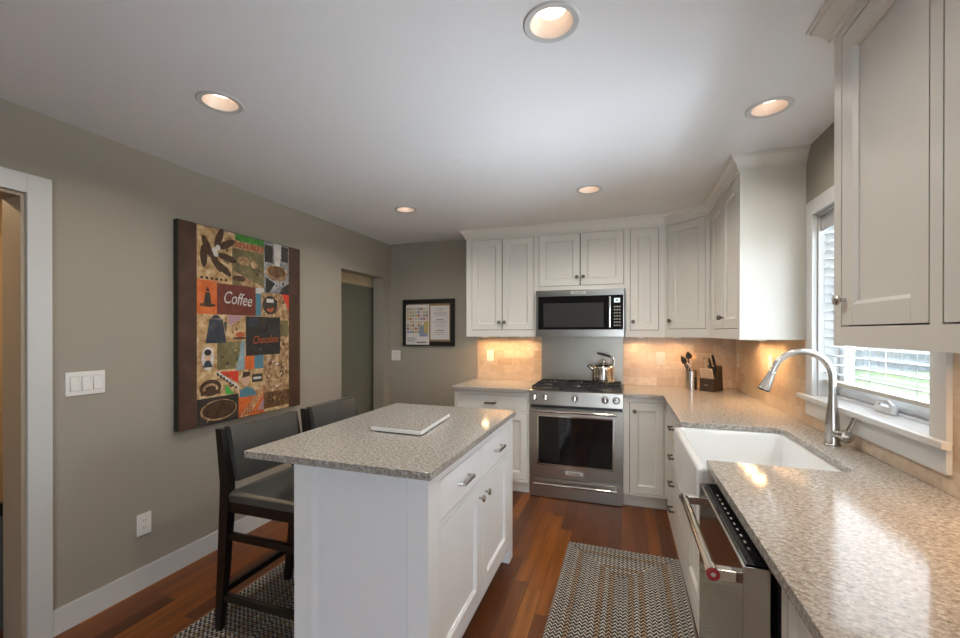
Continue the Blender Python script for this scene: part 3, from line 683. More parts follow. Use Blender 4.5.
# ---------------------------------------------------------------- kettle
K = (-.155, 3.925, .947)
root = thing('tea_kettle', 'polished steel tea kettle on the right rear burner', 'kettle', K)
b = B(); b.lathe([(.082, 0), (.092, .005), (.095, .02), (.095, .130), (.092, .147), (.084, .156), (.058, .166), (.040, .169)], K, M['bright'], n=36); b.build('body', root)
b = B(); b.lathe([(.043, 0), (.043, .004), (.030, .012), (.010, .016), (.007, .022), (.013, .030), (.013, .038), (.006, .043), (0, .043)], (K[0], K[1], K[2] + .1665), M['bright'], n=28); b.build('lid', root)
b = B(); b.tube([(K[0] - .084, K[1] - .005, K[2] + .118), (K[0] - .108, K[1] - .01, K[2] + .136), (K[0] - .130, K[1] - .012, K[2] + .152)], [.020, .016, .012], M['bright']); b.tube([(K[0] - .126, K[1] - .012, K[2] + .149), (K[0] - .138, K[1] - .012, K[2] + .157)], [.015, .015], M['black']); b.build('spout', root)
b = B(); b.tube([(K[0] + .082, K[1], K[2] + .148), (K[0] + .095, K[1], K[2] + .180), (K[0] + .088, K[1], K[2] + .218), (K[0] + .058, K[1], K[2] + .238)], [.008, .008, .008, .008], M['bright'], 12)
b.tube([(K[0] + .062, K[1], K[2] + .237), (K[0] + .0, K[1], K[2] + .255), (K[0] - .055, K[1], K[2] + .268)], [.010, .012, .009], M['black'], 12); b.build('handle', root)

# ---------------------------------------------------------------- utensil crock, utensils, knife block
CK = (.565, 3.965)
root = thing('utensil_crock', 'brushed steel utensil crock standing beside the knife block', 'crock', (*CK, CZ1))
b = B(); b.lathe([(.044, 0), (.046, .003), (.046, .160), (.043, .162), (.042, .158), (.042, .008), (0, .008)], (*CK, CZ1), M['steelz'], n=32); b.build('body', root)
def stick(name, label, base, tip, rad, m, head=None, cat='utensil'):
    root = thing(name, label, cat, base, None)
    b = B(); b.tube([base, tip], rad, m, 10); b.build('handle', root)
    if head: head(Vector(tip), (Vector(tip) - Vector(base)).normalized(), root)
    return root
def spoon_head(m, w, l, t=.004, nm='bowl'):
    def f(p, d, root):
        side = Vector((.8, -.6, 0)); side = (side - d * side.dot(d)).normalized(); nrm = d.cross(side)
        b = B(); loops = []
        for i in range(9):
            q = i / 8; wd = max(.003, w * math.sin(math.pi * (.12 + .88 * q) ** .8) if q < 1 else .003)
            c = p + d * l * q + nrm * (.010 * math.sin(math.pi * q))
            loops.append([c + side * wd * math.cos(k * math.pi / 5) + nrm * t * math.sin(k * math.pi / 5) for k in range(10)])
        b.loft(loops, m); b.build(nm, root)
    return f
cz = CZ1 + .014
stick('slotted_turner', 'black slotted turner leaning out of the steel crock', (.590, 3.965, cz), (.508, 3.935, 1.135), .0055, M['black'], spoon_head(M['black'], .026, .075, .003, 'blade'))
stick('wooden_spoon', 'pale wooden spoon leaning in the steel crock', (.590, 3.975, cz), (.527, 3.95, 1.115), .006, M['lightwood'], spoon_head(M['lightwood'], .021, .07))
stick('ladle', 'black ladle standing upright in the steel crock', (.570, 3.985, cz), (.545, 3.975, 1.175), .005, M['black'], spoon_head(M['black'], .031, .062, .012))
stick('spatula', 'pale wooden spatula upright behind the ladle in the crock', (.560, 3.950, cz), (.586, 3.985, 1.165), .0055, M['lightwood'], spoon_head(M['lightwood'], .019, .07, .003, 'blade'))
stick('serving_spoon', 'steel serving spoon tilted low over the crock rim', (.592, 3.955, cz), (.536, 3.94, 1.095), .004, M['satin'], spoon_head(M['satin'], .020, .062, .004))
# block: local frame turned so its low front faces the camera's left
kb = Matrix.Translation((.715, 3.935, CZ1)) @ Matrix.Rotation(R(-38), 4, 'Z')
root = thing('knife_block', 'dark wooden knife block packed with pale and black handles', 'knife block', (.715, 3.935, CZ1))
b = B(kb); wd = .056
side = [(-.085, 0), (.075, 0), (.060, .205), (.045, .212), (-.040, .112), (-.085, .105)]
b.hexa([(-wd, y, z) for y, z in side], [(wd, y, z) for y, z in side], M['blockwood'], .002); b.build('body', root)
b = B(kb); b.box(-.014, .014, -.0865, -.085, .045, .058, M['satin']); b.build('maker_plate', root, label='small metal plate')
for i in range(7):
    x = -.045 + i * .015; p0 = kb @ Vector((x, -.070, .104)); p1 = kb @ Vector((x, -.090, .195))
    k = thing('steak_knife', 'pale-handled steak knife in the row along the front slots of the knife block', 'knife', p0, 'steak knives in the block')
    b = B(kb); b.hexa([(x - .0048, -.075, .106), (x + .0048, -.075, .106), (x + .0048, -.058, .109), (x - .0048, -.058, .109)], [(x - .0048, -.104, .186), (x + .0048, -.104, .186), (x + .0048, -.088, .192), (x - .0048, -.088, .192)], M['knifeh'], .002); b.build('handle', k)
for nm, lab, x, y, z, ln, th, m in (('chef_knife', 'black-handled chef knife with steel end, tallest in the knife block', .030, .010, .17, .145, .011, M['black']), ('bread_knife', 'black-handled bread knife beside the chef knife in the block', .004, .000, .155, .130, .010, M['black']),
                          ('carving_knife', 'pale-handled carving knife behind the steak knives in the block', -.030, -.010, .145, .135, .0105, M['knifeh']), ('paring_knife', 'short black paring knife low in the knife block', .044, -.025, .125, .095, .009, M['black'])):
    k = thing(nm, lab, 'knife', kb @ Vector((x, y, z)))
    d = Vector((0, -.42, 1)).normalized(); p = Vector((x, y, z))
    b = B(kb); b.tube([p - d * .004, p + d * ln * .3, p + d * ln * .8, p + d * ln], [th * .8, th, th * 1.05, th * .8], m, 10); b.build('handle', k)
    b = B(kb); b.tube([p + d * (ln - .002), p + d * (ln + .010)], [th * .95, th * .8], M['bright'], 10); b.build('end_cap', k)

# ---------------------------------------------------------------- island
IX0, IX1, IY0, IY1 = -1.477, -.629, 1.315, 2.547
BX0, BX1, BY0, BY1 = -1.237, -.645, 1.333, 2.530
im = M['isl']
tag(B().box(IX0, IX1, IY0, IY1, CZ0, CZ1, G, .003).build('island_countertop'), 'speckled grey stone top of the white island', 'countertop')
root = thing('kitchen_island', 'white painted kitchen island with drawers and doors facing the sink side', 'island', ((BX0 + BX1) / 2, (BY0 + BY1) / 2, 0))
PW = .085
b = B()
b.box(BX0 + .01, BX1 - .022, BY0 + .027, BY1 - .012, .10, CZ0, im)
b.box(BX0 + .02, BX1 - .06, BY0 + .012, BY1 - .06, 0, .10, im)
b.box(BX0 + PW, BX1 - PW, BY0 + .022, BY0 + .028, 0, CZ0, im)
b.build('body', root)
b = B(); xa, xb, ya = BX0 + PW, BX1 - PW, BY0
for x, sg in ((xa, 1), (xb, -1)): b.hexa([(x, ya + .003, 0), (x + sg * .014, ya + .022, 0), (x, ya + .022, 0)], [(x, ya + .003, CZ0), (x + sg * .014, ya + .022, CZ0), (x, ya + .022, CZ0)], im)
b.hexa([(xa, ya + .003, 0), (xb, ya + .003, 0), (xb, ya + .022, 0), (xa, ya + .022, 0)], [(xa, ya + .006, .09), (xb, ya + .006, .09), (xb, ya + .022, .105), (xa, ya + .022, .105)], im); b.build('panel_moulding', root)
for x0, y0 in ((BX0, BY0), (BX1 - PW, BY0), (BX1 - PW, BY1 - PW), (BX0, BY1 - PW)):
    b = B(); b.box(x0, x0 + PW, y0, y0 + PW, 0, CZ0, im, .0015); b.build('corner_post', root)
Mx = frame_matrix((BX1, BY0 + PW, 0), (0, 1, 0), (1, 0, 0)); IW = BY1 - BY0 - 2 * PW
b = B(); mid = IW / 2
holes = [(.012, mid - .012, .690, .850), (mid + .012, IW - .012, .690, .850), (.012, mid - .012, .118, .672), (mid + .012, IW - .012, .118, .672)]
face_frame(b, Mx, IW, .10, CZ0, holes, im, .0205)
b.M = Mx
for a0, a1, c0, c1 in holes: b.box(a0 + .0002, a1 - .0002, -.0204, -.0200, c0 + .0002, c1 - .0002, M['dark'])  # dark sheets give the island door and drawer gaps their shade
b.build('face_frame', root)
door(root, Mx, *holes[0], im, 'drawer', pull=((.012 + mid - .012) / 2 + .0, .772, .058, M['nickel']), slab=True); door(root, Mx, *holes[1], im, 'drawer', pull=((mid + IW) / 2, .772, .058, M['nickel']), slab=True)
door(root, Mx, *holes[2], im, knob=(mid - .045, .61, M['nickel']), rail=.065); door(root, Mx, *holes[3], im, knob=(mid + .045, .61, M['nickel']), rail=.065)
# stone board
c = Vector((-1.08, 2.03, CZ1)); root = thing('serving_board', 'square speckled stone board with pale edges lying on the island top', 'board', c)
bm_ = Matrix.Translation(c)
P = [(-1.176, 1.779), (-.893, 1.764), (-.933, 2.206), (-1.236, 2.25)]
b = B(); b.prism(P, .9185, .937, mat('pale_stone_edge', (.80, .80, .79), .25), .002); b.prism([(x * .985 + c.x * .015, y * .985 + c.y * .015) for x, y in P], .9372, .9384, G); b.build('slab', root)
for x, y in P:
    q = Vector((x, y)).lerp(Vector((c.x, c.y)), .2); b = B(); b.lathe([(.012, 0), (.012, .0043)], (q.x, q.y, CZ1 + .0002), M['black']); b.build('foot', root)

# ---------------------------------------------------------------- stools
E_, LE = M['espresso'], M['leather']
def quadpost(b, pts, m, hx=.024, hy=.018, bev=.003):
    lp = []
    for (x, y, z, k) in pts: lp.append([(x - hx * k, y - hy * k, z), (x + hx * k, y - hy * k, z), (x + hx * k, y + hy * k, z), (x - hx * k, y + hy * k, z)])
    b.loft(lp, m)
ST = (-1.55, 1.685, .012)
root = thing('counter_stool', 'grey leather counter stool with dark wood legs, the one by the near island corner', 'stool', ST, 'counter stools along the island')
for y0, y1 in ((1.458, 1.463), (1.878, 1.918)):
    b = B(); quadpost(b, [(-1.788, y0, .012, .72), (-1.764, (y0 + y1) / 2, .30, .95), (-1.742, (y0 + y1) / 2, .60, 1.12), (-1.744, y1, .70, 1.05), (-1.770, y1, .85, .85), (-1.786, y1, .950, .75)], E_); b.build('leg', root)
for y in (1.462, 1.888):
    b = B(); quadpost(b, [(-1.320, y, .012, .75), (-1.325, y, .57, 1.0)], E_, .02, .018); b.build('leg', root)
b = B(); b.box(-1.77, -1.295, 1.446, 1.480, .572, .622, E_, .004); b.box(-1.77, -1.295, 1.872, 1.906, .572, .622, E_, .004); b.box(-1.77, -1.735, 1.480, 1.872, .572, .622, E_, .004); b.box(-1.33, -1.295, 1.480, 1.872, .572, .622, E_, .004); b.build('seat_frame', root)
for nm, args in (('stretcher', (-1.775, -1.32, 1.450, 1.474, .440, .472)), ('stretcher', (-1.775, -1.32, 1.876, 1.900, .440, .472)), ('footrest', (-1.785, -1.32, 1.449, 1.475, .150, .182)), ('footrest', (-1.785, -1.32, 1.875, 1.901, .150, .182)), ('footrest', (-1.800, -1.772, 1.475, 1.875, .168, .198)), ('footrest', (-1.335, -1.307, 1.475, 1.875, .22, .25))):
    b = B(); b.box(*args, E_, .003); b.build(nm, root)
def cushion(b, x0, x1, y0, y1, z0, z1, m, crown=.015, n=10):
    lp = [rrect(x0, x1, y0, y1, .02, z0, 4), rrect(x0 - .003, x1 + .003, y0 - .003, y1 + .003, .022, z0 + (z1 - z0) * .3, 4), rrect(x0 - .002, x1 + .002, y0 - .002, y1 + .002, .022, z0 + (z1 - z0) * .65, 4)]
    for k, (i, h) in enumerate(((.006, .85), (.016, 1.0), (.05, 1.18), (.11, 1.32))): lp.append(rrect(x0 + i, x1 - i, y0 + i, y1 - i, .02 + i * .3, z0 + (z1 - z0) * h, 4))
    b.loft(lp, m)
b = B(); cushion(b, -1.722, -1.285, 1.444, 1.908, .622, .672, LE); b.build('seat', root)
b = B(); lp = []
for i in range(9):
    q = i / 8; z = .705 + .252 * q; xc = -1.722 - .044 * q - .006 * math.sin(q * math.pi); th = .026 * (1 - .35 * abs(2 * q - 1) ** 4)
    ya, yb = 1.484 - .003 * q, 1.878 + .022 * q
    loop = []
    for k in range(13):   # front face, bulging
        s = k / 12; loop.append((xc + th + .012 * math.sin(math.pi * s) - .022 * (1 - abs(2 * s - 1)) * .4, ya + (yb - ya) * s, z))
    for k in range(12, -1, -1):
        s = k / 12; loop.append((xc - th - .022 * math.sin(math.pi * s) * .5, ya + (yb - ya) * s, z))
    lp.append(loop)
b.loft(lp, LE); b.build('backrest', root)
dup(root, (0, .545, 0), 'grey leather counter stool with dark wood legs, the one tucked nearer the back wall')

# ---------------------------------------------------------------- rugs
def rug(label, cx, cy, hx, hy, rz):
    m = rug_mat(hx, hy); b = B(); lp = [rrect(-hx, hx, -hy, hy, .012, 0, 4), rrect(-hx - .002, hx + .002, -hy - .002, hy + .002, .013, .005, 4), rrect(-hx + .003, hx - .003, -hy + .003, hy - .003, .01, .0095, 4), rrect(-hx + .012, hx - .012, -hy + .012, hy - .012, .008, .011, 4)]
    b.loft(lp, m); o = b.build('braided_rug'); o.location = (cx, cy, .0005); o.rotation_euler = (0, 0, rz); tag(o, label, 'rug', 'braided rugs'); return o
rug('grey and cream braided rug lying in front of the sink and dishwasher', -.004, 2.19, .334, .625, R(-.6))
rug('grey and cream braided rug lying under the counter stools', -1.600, 1.83, .345, .93, 0)

# ---------------------------------------------------------------- wall art
AX, AY0, AY1, AZ0, AZ1 = XL + .040, 1.734, 2.710, .820, 2.068
root = thing('coffee_wall_art', 'large brown-bordered collage canvas of coffee pictures and lettering on the left wall', 'picture', (XL, 2.2, .82))
b = B(); b.box(XL + .002, AX - .0015, AY0, AY1, AZ0, AZ1, mat('canvas_edge', (.02, .017, .015), .7), .002); b.build('canvas_frame', root)
brown = blotch_mat('brown_border', (.050, .022, .012), (.068, .030, .016), (.085, .040, .021), 9)
for ya, yb in ((AY0 + .004, 1.848), (2.588, AY1 - .004)): B().box(AX - .0015, AX, ya, yb, AZ0 + .004, AZ1 - .004, brown).build('side_border', root)
pal = dict(beige=blotch_mat('print_beige', (.24, .11, .035), (.52, .33, .15), (.74, .57, .35), 20), olive=blotch_mat('print_olive', (.09, .075, .025), (.16, .13, .05), (.26, .22, .10), 10),
           green=blotch_mat('print_green', (.03, .13, .02), (.06, .26, .03), (.10, .34, .05), 40), white=blotch_mat('print_white', (.45, .42, .40), (.60, .56, .52), (.70, .66, .62), 20), orange=blotch_mat('print_orange', (.50, .09, .015), (.62, .13, .02), (.68, .19, .05), 14),
           dred=blotch_mat('print_dark_red', (.11, .018, .010), (.15, .028, .015), (.19, .042, .022), 16), blue=mat('print_blue', (.075, .20, .26), .6), lblue=blotch_mat('print_pale_blue', (.16, .25, .27), (.24, .34, .36), (.34, .43, .44), 14), red=mat('print_red', (.62, .045, .015), .6),
           black=blotch_mat('print_black', (.014, .012, .010), (.028, .022, .017), (.055, .042, .03), 12), pink=mat('print_pink', (.42, .24, .28), .6), iron=blotch_mat('print_iron_blue', (.018, .022, .03), (.035, .042, .055), (.08, .09, .11), 10),
           brown=blotch_mat('print_brown', (.06, .025, .008), (.13, .06, .018), (.24, .12, .04), 14), tan=blotch_mat('print_tan', (.13, .065, .025), (.38, .22, .10), (.68, .52, .33), 28), grey=blotch_mat('print_grey', (.10, .10, .11), (.25, .25, .26), (.50, .49, .48), 14), skin=mat('print_skin', (.60, .38, .25), .6), dbrown=blotch_mat('print_dark_brown', (.035, .015, .006), (.06, .026, .010), (.10, .045, .018), 30), grn2=mat('print_bright_green', (.06, .40, .06), .6), textr=mat('print_rust_letters', (.45, .10, .03), .6))
A0, A1, T0, T1 = 1.848, 2.588, AZ0 + .004, AZ1 - .004
b = B()
def at(s, t, lift=0): return (AX + lift, A0 + (A1 - A0) * s, T0 + (T1 - T0) * t)
LV = [0]
def pp(pts, c, lvl=1): LV[0] += 1; b.poly([at(s, t, .0002 + lvl * .00025 + LV[0] * 2e-6) for s, t in pts], pal[c])
def rc(s0, s1, t0, t1, c, lvl=1): pp([(s0, t0), (s1, t0), (s1, t1), (s0, t1)], c, lvl)
def ell(s, t, rs, rt, c, lvl=2, n=20, rot=0):
    w_, h_ = A1 - A0, T1 - T0; out = []
    for i in range(n):
        a = 2 * math.pi * i / n; x, y = rs * math.cos(a), rt * math.sin(a)
        out.append((s + (x * math.cos(rot) - y * math.sin(rot)) / w_, t + (x * math.sin(rot) + y * math.cos(rot)) / h_))
    pp(out, c, lvl)
b.box(AX - .0015, AX, A0, A1, T0, T1, pal['beige'])
rc(0, .33, .722, 1, 'beige'); rc(.33, .68, .722, .92, 'olive'); rc(.33, .68, .92, .965, 'tan'); rc(.36, .68, .965, 1, 'green'); rc(.68, 1, .70, 1, 'grey')
rc(0, .18, .56, .73, 'orange'); rc(.18, .582, .56, .722, 'dred'); rc(.582, .645, .56, .69, 'blue'); rc(.582, .68, .69, .722, 'white'); rc(.645, 1, .555, .70, 'tan')
rc(0, .472, .40, .56, 'beige'); rc(.472, .885, .33, .557, 'black'); rc(.885, 1, .33, .555, 'tan')
rc(0, .18, .272, .40, 'beige'); rc(.18, .46, .26, .418, 'olive'); rc(.46, .567, .25, .336, 'orange'); rc(.567, .673, .247, .336, 'blue'); rc(.673, 1, .11, .336, 'tan')
rc(0, .393, .135, .272, 'beige'); rc(.393, .673, .11, .26, 'beige'); rc(0, .393, 0, .135, 'black'); rc(.393, .673, 0, .112, 'orange'); rc(.673, 1, .02, .115, 'brown'); rc(.673, 1, 0, .02, 'beige')
# coffee branch
for s, t, a in ((.09, .90, 2.0), (.20, .955, 1.2), (.27, .93, .5), (.24, .80, -.6), (.17, .83, -1.0), (.28, .86, -.2), (.06, .85, 1.6)): ell(s, t, .072, .024, 'dbrown', 2, 14, a)
for s, t in ((.16, .89), (.19, .905), (.17, .87)): ell(s, t, .018, .018, 'white', 3, 10)
for i in range(6): rc(.03 + i * .045, .055 + i * .045, .735, .748, 'dbrown', 2)
# olive tile, lettering strip, green strip
pp([(.33, .80), (.45, .79), (.62, .722), (.50, .722), (.33, .77)], 'lblue', 2) if False else pp([(.34, .80), (.55, .755), (.68, .73), (.68, .722), (.45, .722), (.34, .77)], 'tan', 2)
ell(.45, .86, .05, .03, 'tan', 2); ell(.57, .85, .03, .03, 'tan', 2); ell(.40, .76, .05, .02, 'dbrown', 2)
for i in range(8): rc(.36 + i * .04, .385 + i * .04, .928, .958, 'textr', 2)
# cup tile
ell(.84, .825, .105, .060, 'tan', 2); ell(.84, .832, .085, .043, 'brown', 3); pp([(.80, 1), (.90, 1), (.88, .86), (.82, .86)], 'white', 2); rc(.69, .79, .88, .98, 'black', 2); rc(.90, .99, .90, .99, 'black', 2)
pp([(.70, .70), (.74, .70), (.82, .76), (.70, .79)], 'black', 2); pp([(.87, .70), (1, .70), (1, .77), (.92, .745)], 'black', 2)
# orange pot
pp([(.06, .61), (.13, .61), (.115, .67), (.075, .67)], 'black', 2); pp([(.075, .675), (.115, .675), (.095, .70)], 'black', 2); ell(.095, .605, .055, .012, 'dbrown', 2)
# roundel
ell(.755, .628, .068, .068, 'black', 2, 26); pp([(.90, .70), (1, .70), (1, .60)], 'red', 2)
for i in range(3): rc(.71, .80, .645 + i * .014 - .02 * i + .01, .655 + i * .014 - .02 * i + .01, 'white', 3)
for s, t in ((.73, .60), (.76, .595), (.785, .605)): ell(s, t, .013, .013, 'textr', 3, 10)
# kettle tile
pp([(.075, .412), (.27, .412), (.235, .535), (.11, .535)], 'iron', 2); pp([(.12, .537), (.225, .537), (.19, .555), (.15, .555)], 'iron', 2); pp([(.245, .52), (.275, .525), (.265, .45)], 'iron', 2)
pp([(.28, .558), (.45, .558), (.30, .50)], 'pink', 2); ell(.41, .455, .035, .018, 'textr', 2); ell(.41, .435, .055, .008, 'dbrown', 2); pp([(.285, .49), (.44, .545), (.45, .535), (.30, .48)], 'tan', 2)
# cafe tile cup
rc(.50, .62, .50, .55, 'iron', 2); rc(.885, .99, .44, .54, 'olive', 2)
# cameo
ell(.095, .335, .042, .075, 'white', 2, 22); ell(.095, .345, .021, .028, 'skin', 3, 14); ell(.095, .365, .024, .020, 'black', 4, 14); pp([(.05, .29), (.14, .29), (.115, .325), (.075, .325)], 'iron', 3)
# map
pp([(.36, .26), (.46, .26), (.46, .418), (.42, .418), (.40, .34)], 'lblue', 2)
# stamp, checker, triangles
ell(.12, .185, .075, .052, 'dbrown', 2); ell(.12, .180, .052, .034, 'tan', 3); ell(.12, .178, .036, .022, 'dbrown', 4); rc(.03, .21, .15, .172, 'dbrown', 3)
pp([(.19, .262), (.393, .258), (.393, .19)], 'red', 2); pp([(.26, .14), (.35, .14), (.26, .195)], 'grn2', 2)
pp([(.17, .262), (.20, .262), (.393, .175), (.393, .15)], 'white', 3)
for i in range(7): q = i / 7; pp([(.172 + .21 * q, .258 - .098 * q), (.192 + .21 * q, .258 - .093 * q), (.202 + .21 * q, .238 - .09 * q), (.182 + .21 * q, .242 - .09 * q)], 'black', 4)
# man and plate
ell(.47, .205, .034, .045, 'skin', 2, 16); pp([(.43, .215), (.52, .225), (.52, .245), (.44, .25)], 'dbrown', 3); pp([(.40, .11), (.60, .11), (.55, .15), (.48, .165), (.41, .15)], 'blue', 2); rc(.54, .66, .185, .23, 'black', 2); rc(.555, .645, .20, .214, 'white', 3)
# bowl
ell(.20, .066, .128, .066, 'tan', 2, 28); ell(.205, .068, .118, .058, 'dbrown', 3, 28)
# cappuccino strip
pp([(.393, .0), (.50, 0), (.673, .115), (.673, .16), (.62, .14)], 'beige', 2); pp([(.60, .02), (.673, .02), (.673, .09)], 'pink', 3)
rnd = random.Random(3)
for s0, s1, t0, t1, cs, n_ in ((.01, .32, .73, .99, ('brown', 'tan'), 16), (.35, .66, .73, .90, ('dbrown', 'olive', 'tan'), 14), (.69, .99, .71, .98, ('black', 'white', 'grey'), 16), (.66, .98, .57, .68, ('olive', 'brown', 'dbrown'), 10), (.02, .45, .41, .55, ('tan', 'brown'), 10), (.89, .99, .34, .54, ('dbrown', 'brown', 'beige'), 12), (.20, .44, .27, .41, ('olive', 'tan', 'iron'), 8), (.69, .99, .13, .33, ('brown', 'dbrown', 'beige', 'white'), 34), (.02, .37, .14, .26, ('tan', 'brown'), 10), (.03, .37, .01, .12, ('dbrown', 'tan', 'olive'), 18), (.69, .99, .03, .11, ('dbrown', 'black', 'beige'), 14), (.49, .86, .34, .54, ('dbrown', 'iron'), 10)):
    for _ in range(n_): ell(rnd.uniform(s0 + .02, s1 - .02), rnd.uniform(t0 + .01, t1 - .01), rnd.uniform(.004, .018), rnd.uniform(.003, .010), rnd.choice(cs), 1, 9, rnd.uniform(0, 3))
def art_text(txt, s, t, size, c, rot=0):
    p = at(s, t, .003); Mt = Matrix(((0, 0, 1, p[0]), (1, 0, 0, p[1]), (0, 1, 0, p[2]), (0, 0, 0, 1)))
    b.text(txt, size, pal[c], Mt @ Matrix.Rotation(rot, 4, 'Z') @ Matrix.Diagonal((1, 1.4, 1, 1)), .0004, shear=.25 if c != 'iron' else 0)
art_text('Coffee', .385, .645, .082, 'white', -.06); art_text('CAFE', .76, .475, .080, 'iron'); art_text('Chocolate', .70, .425, .055, 'textr', .03); art_text('Cappuccino', .54, .075, .060, 'textr', .72)
for k in range(9): rc(.40 + k * .03, .42 + k * .03, .008, .024, 'textr', 3)
b.build('printed_canvas', root)

# ---------------------------------------------------------------- framed board and papers
FZ0, FZ1, FA, FB = 1.255, 1.765, -2.311, -1.690
root = thing('framed_board', 'black framed notice board on the back wall', 'board', ((FA + FB) / 2, YB, FZ0))
b = B(); w_ = .048; bk = mat('black_frame', (.012, .011, .011), .35); y0, y1 = YB - .028, YB - .001
b.box(FA, FB, y0, y1, FZ1 - w_, FZ1, bk, .003); b.box(FA, FB, y0, y1, FZ0, FZ0 + w_, bk, .003); b.box(FA, FA + w_, y0, y1, FZ0 + w_, FZ1 - w_, bk, .003); b.box(FB - w_, FB, y0, y1, FZ0 + w_, FZ1 - w_, bk, .003); b.build('frame', root)
B().box(FA + w_, FB - w_, YB - .012, YB - .001, FZ0 + w_, FZ1 - w_, blotch_mat('cork', (.22, .12, .05), (.32, .19, .08), (.42, .26, .12), 90)).build('cork_panel', root)
paper = mat('white_paper', (.68, .64, .61), .7, var=.02); ink = mat('grey_ink', (.22, .20, .19), .7)
cols = [mat('ink_' + n_, c, .7) for n_, c in (('gold', (.50, .38, .14)), ('rust', (.42, .17, .08)), ('slate', (.25, .28, .36)), ('sage', (.30, .34, .22)), ('blush', (.56, .42, .36)), ('sand', (.60, .52, .42)))]
b = B(); pa, pb, pz0, pz1 = -2.266, -1.985, 1.268, 1.705; yp = YB - .0295
b.box(pa, pb, yp, yp + .001, pz0, pz1, paper)
for i in range(8):
    for j in range(8):
        a = pa + .010 + i * .033; z = pz0 + .125 + j * .036
        b.box(a, a + .027, yp - .0006, yp, z, z + .028, random.choice(cols))
b.box(pa + .165, pa + .265, yp - .0010, yp, pz0 + .09, pz0 + .21, cols[2]); b.box(pa + .22, pa + .272, yp - .0014, yp, pz0 + .13, pz0 + .25, cols[0])
for k in range(5): b.box(pa + .015, pa + .10 + .02 * (k % 3), yp - .0006, yp, pz0 + .075 - k * .011, pz0 + .079 - k * .011, ink)
b.box(pa + .13, pb - .03, yp - .0006, yp, pz0 + .018, pz0 + .034, ink)
tag(b.build('calendar_poster'), 'colourful gridded paper chart pinned over the framed board', 'poster')
b = B(); pa, pb, pz0, pz1 = -1.975, -1.752, 1.325, 1.692; yp = YB - .0138
b.box(pa, pb, yp, yp + .001, pz0, pz1, paper)
for k, (wq, hq) in enumerate(((.10, .004), (.07, .004), (.16, .006), (.13, .004), (.02, .002), (.08, .009), (.15, .004), (.12, .004), (.10, .004), (.02, .002), (.09, .009), (.14, .004), (.10, .003))):
    z = pz1 - .030 - k * .0235; m_ = (pa + pb) / 2; b.box(m_ - wq / 2, m_ + wq / 2, yp - .0005, yp, z - hq, z, ink)
tag(b.build('printed_notice'), 'white printed sheet with lines of text inside the framed board', 'notice')

# ---------------------------------------------------------------- switches and outlets
def plate(name, label, cat, O, u, n, w, h, kind, gangs=1):
    Mx = frame_matrix(O, u, n); root = thing(name, label, cat, O)
    b = B(Mx); b.box(-w / 2, w / 2, 0, .006, -h / 2, h / 2, M['plate'], .002); b.build('cover_plate', root)
    for g in range(gangs):
        a = (g - (gangs - 1) / 2) * .046
        b = B(Mx)
        if kind == 'rocker':
            b.box(a - .0175, a + .0175, .0055, .0066, -.0345, .0345, M['groove']); b.hexa([(a - .016, .006, -.033), (a + .016, .006, -.033), (a + .016, .006, .033), (a - .016, .006, .033)], [(a - .016, .012, -.033), (a + .016, .012, -.033), (a + .016, .0075, .033), (a - .016, .0075, .033)], M['plate'], .001); b.build('rocker', root)
        else:
            for z in (-.0195, .0195):
                b = B(Mx); b.lathe([(.0165, .0055), (.0165, .008), (0, .008)], (a, 0, z), M['plate'], (0, 1, 0), 24)
                for s in (-.006, .006): b.box(a + s - .0012, a + s + .0012, .0078, .0084, z - .004, z + .006, M['dark'])
                b.build('socket', root)
    return root
plate('light_switch', 'white three-rocker light switch plate between the doorway and the coffee canvas', 'light switch', (XL, 1.311, 1.155), (0, 1, 0), (1, 0, 0), .160, .114, 'rocker', 3)
plate('wall_outlet', 'white double outlet low on the left wall above the baseboard', 'outlet', (XL, 1.574, .350), (0, 1, 0), (1, 0, 0), .072, .118, 'outlet')
plate('light_switch', 'white light switch on the back wall below the framed board', 'light switch', (-2.408, YB, 1.144), (1, 0, 0), (0, -1, 0), .112, .114, 'rocker', 2)
plate('wall_outlet', 'white outlet on the tile left of the steel panel', 'outlet', (-1.292, YB - .009, 1.162), (1, 0, 0), (0, -1, 0), .072, .116, 'outlet')
plate('light_switch', 'white switch on the tile right of the range beside the crock', 'light switch', (.335, YB - .009, 1.166), (1, 0, 0), (0, -1, 0), .076, .116, 'rocker')
plate('wall_outlet', 'white outlet on the side wall tile next to the corner', 'outlet', (XR - .009, 4.035, 1.166), (0, 1, 0), (-1, 0, 0), .076, .116, 'outlet')
plate('wall_outlet', 'white outlet on the side wall tile behind the faucet', 'outlet', (XR - .009, 3.23, 1.190), (0, 1, 0), (-1, 0, 0), .076, .116, 'outlet')

# ---------------------------------------------------------------- blind
root = thing('window_blind', 'white horizontal slat blind lowered over the sink window', 'blind', (XR + .045, 2.13, 1.99))
by0, by1, bx = WY0 + .018, WY1 - .018, XR + .045
b = B(); b.box(bx - .030, bx + .030, by0, by1, 1.945, 1.990, M['blind'], .003); b.box(bx - .036, bx - .031, by0 - .003, by1 + .003, 1.915, 1.990, M['blind'], .002); b.build('head_rail', root)
b = B(); b.box(bx - .025, bx + .025, by0, by1, 1.150, 1.166, M['blindrail'], .003); b.build('bottom_rail', root)
N = 17
for i in range(N):
    z = 1.200 + i * .0435; b = B()
    lo = [(-.025, -.0035), (-.012, .0012), (0, .0028), (.012, .0022), (.025, -.0005), (.025, .0022), (.012, .005), (0, .0056), (-.012, .004), (-.025, -.0007)]
    b.loft([[(bx + x, y, z + h - x * .16) for x, h in lo] for y in (by0, by1)], M['blind']); b.build('slat', root)
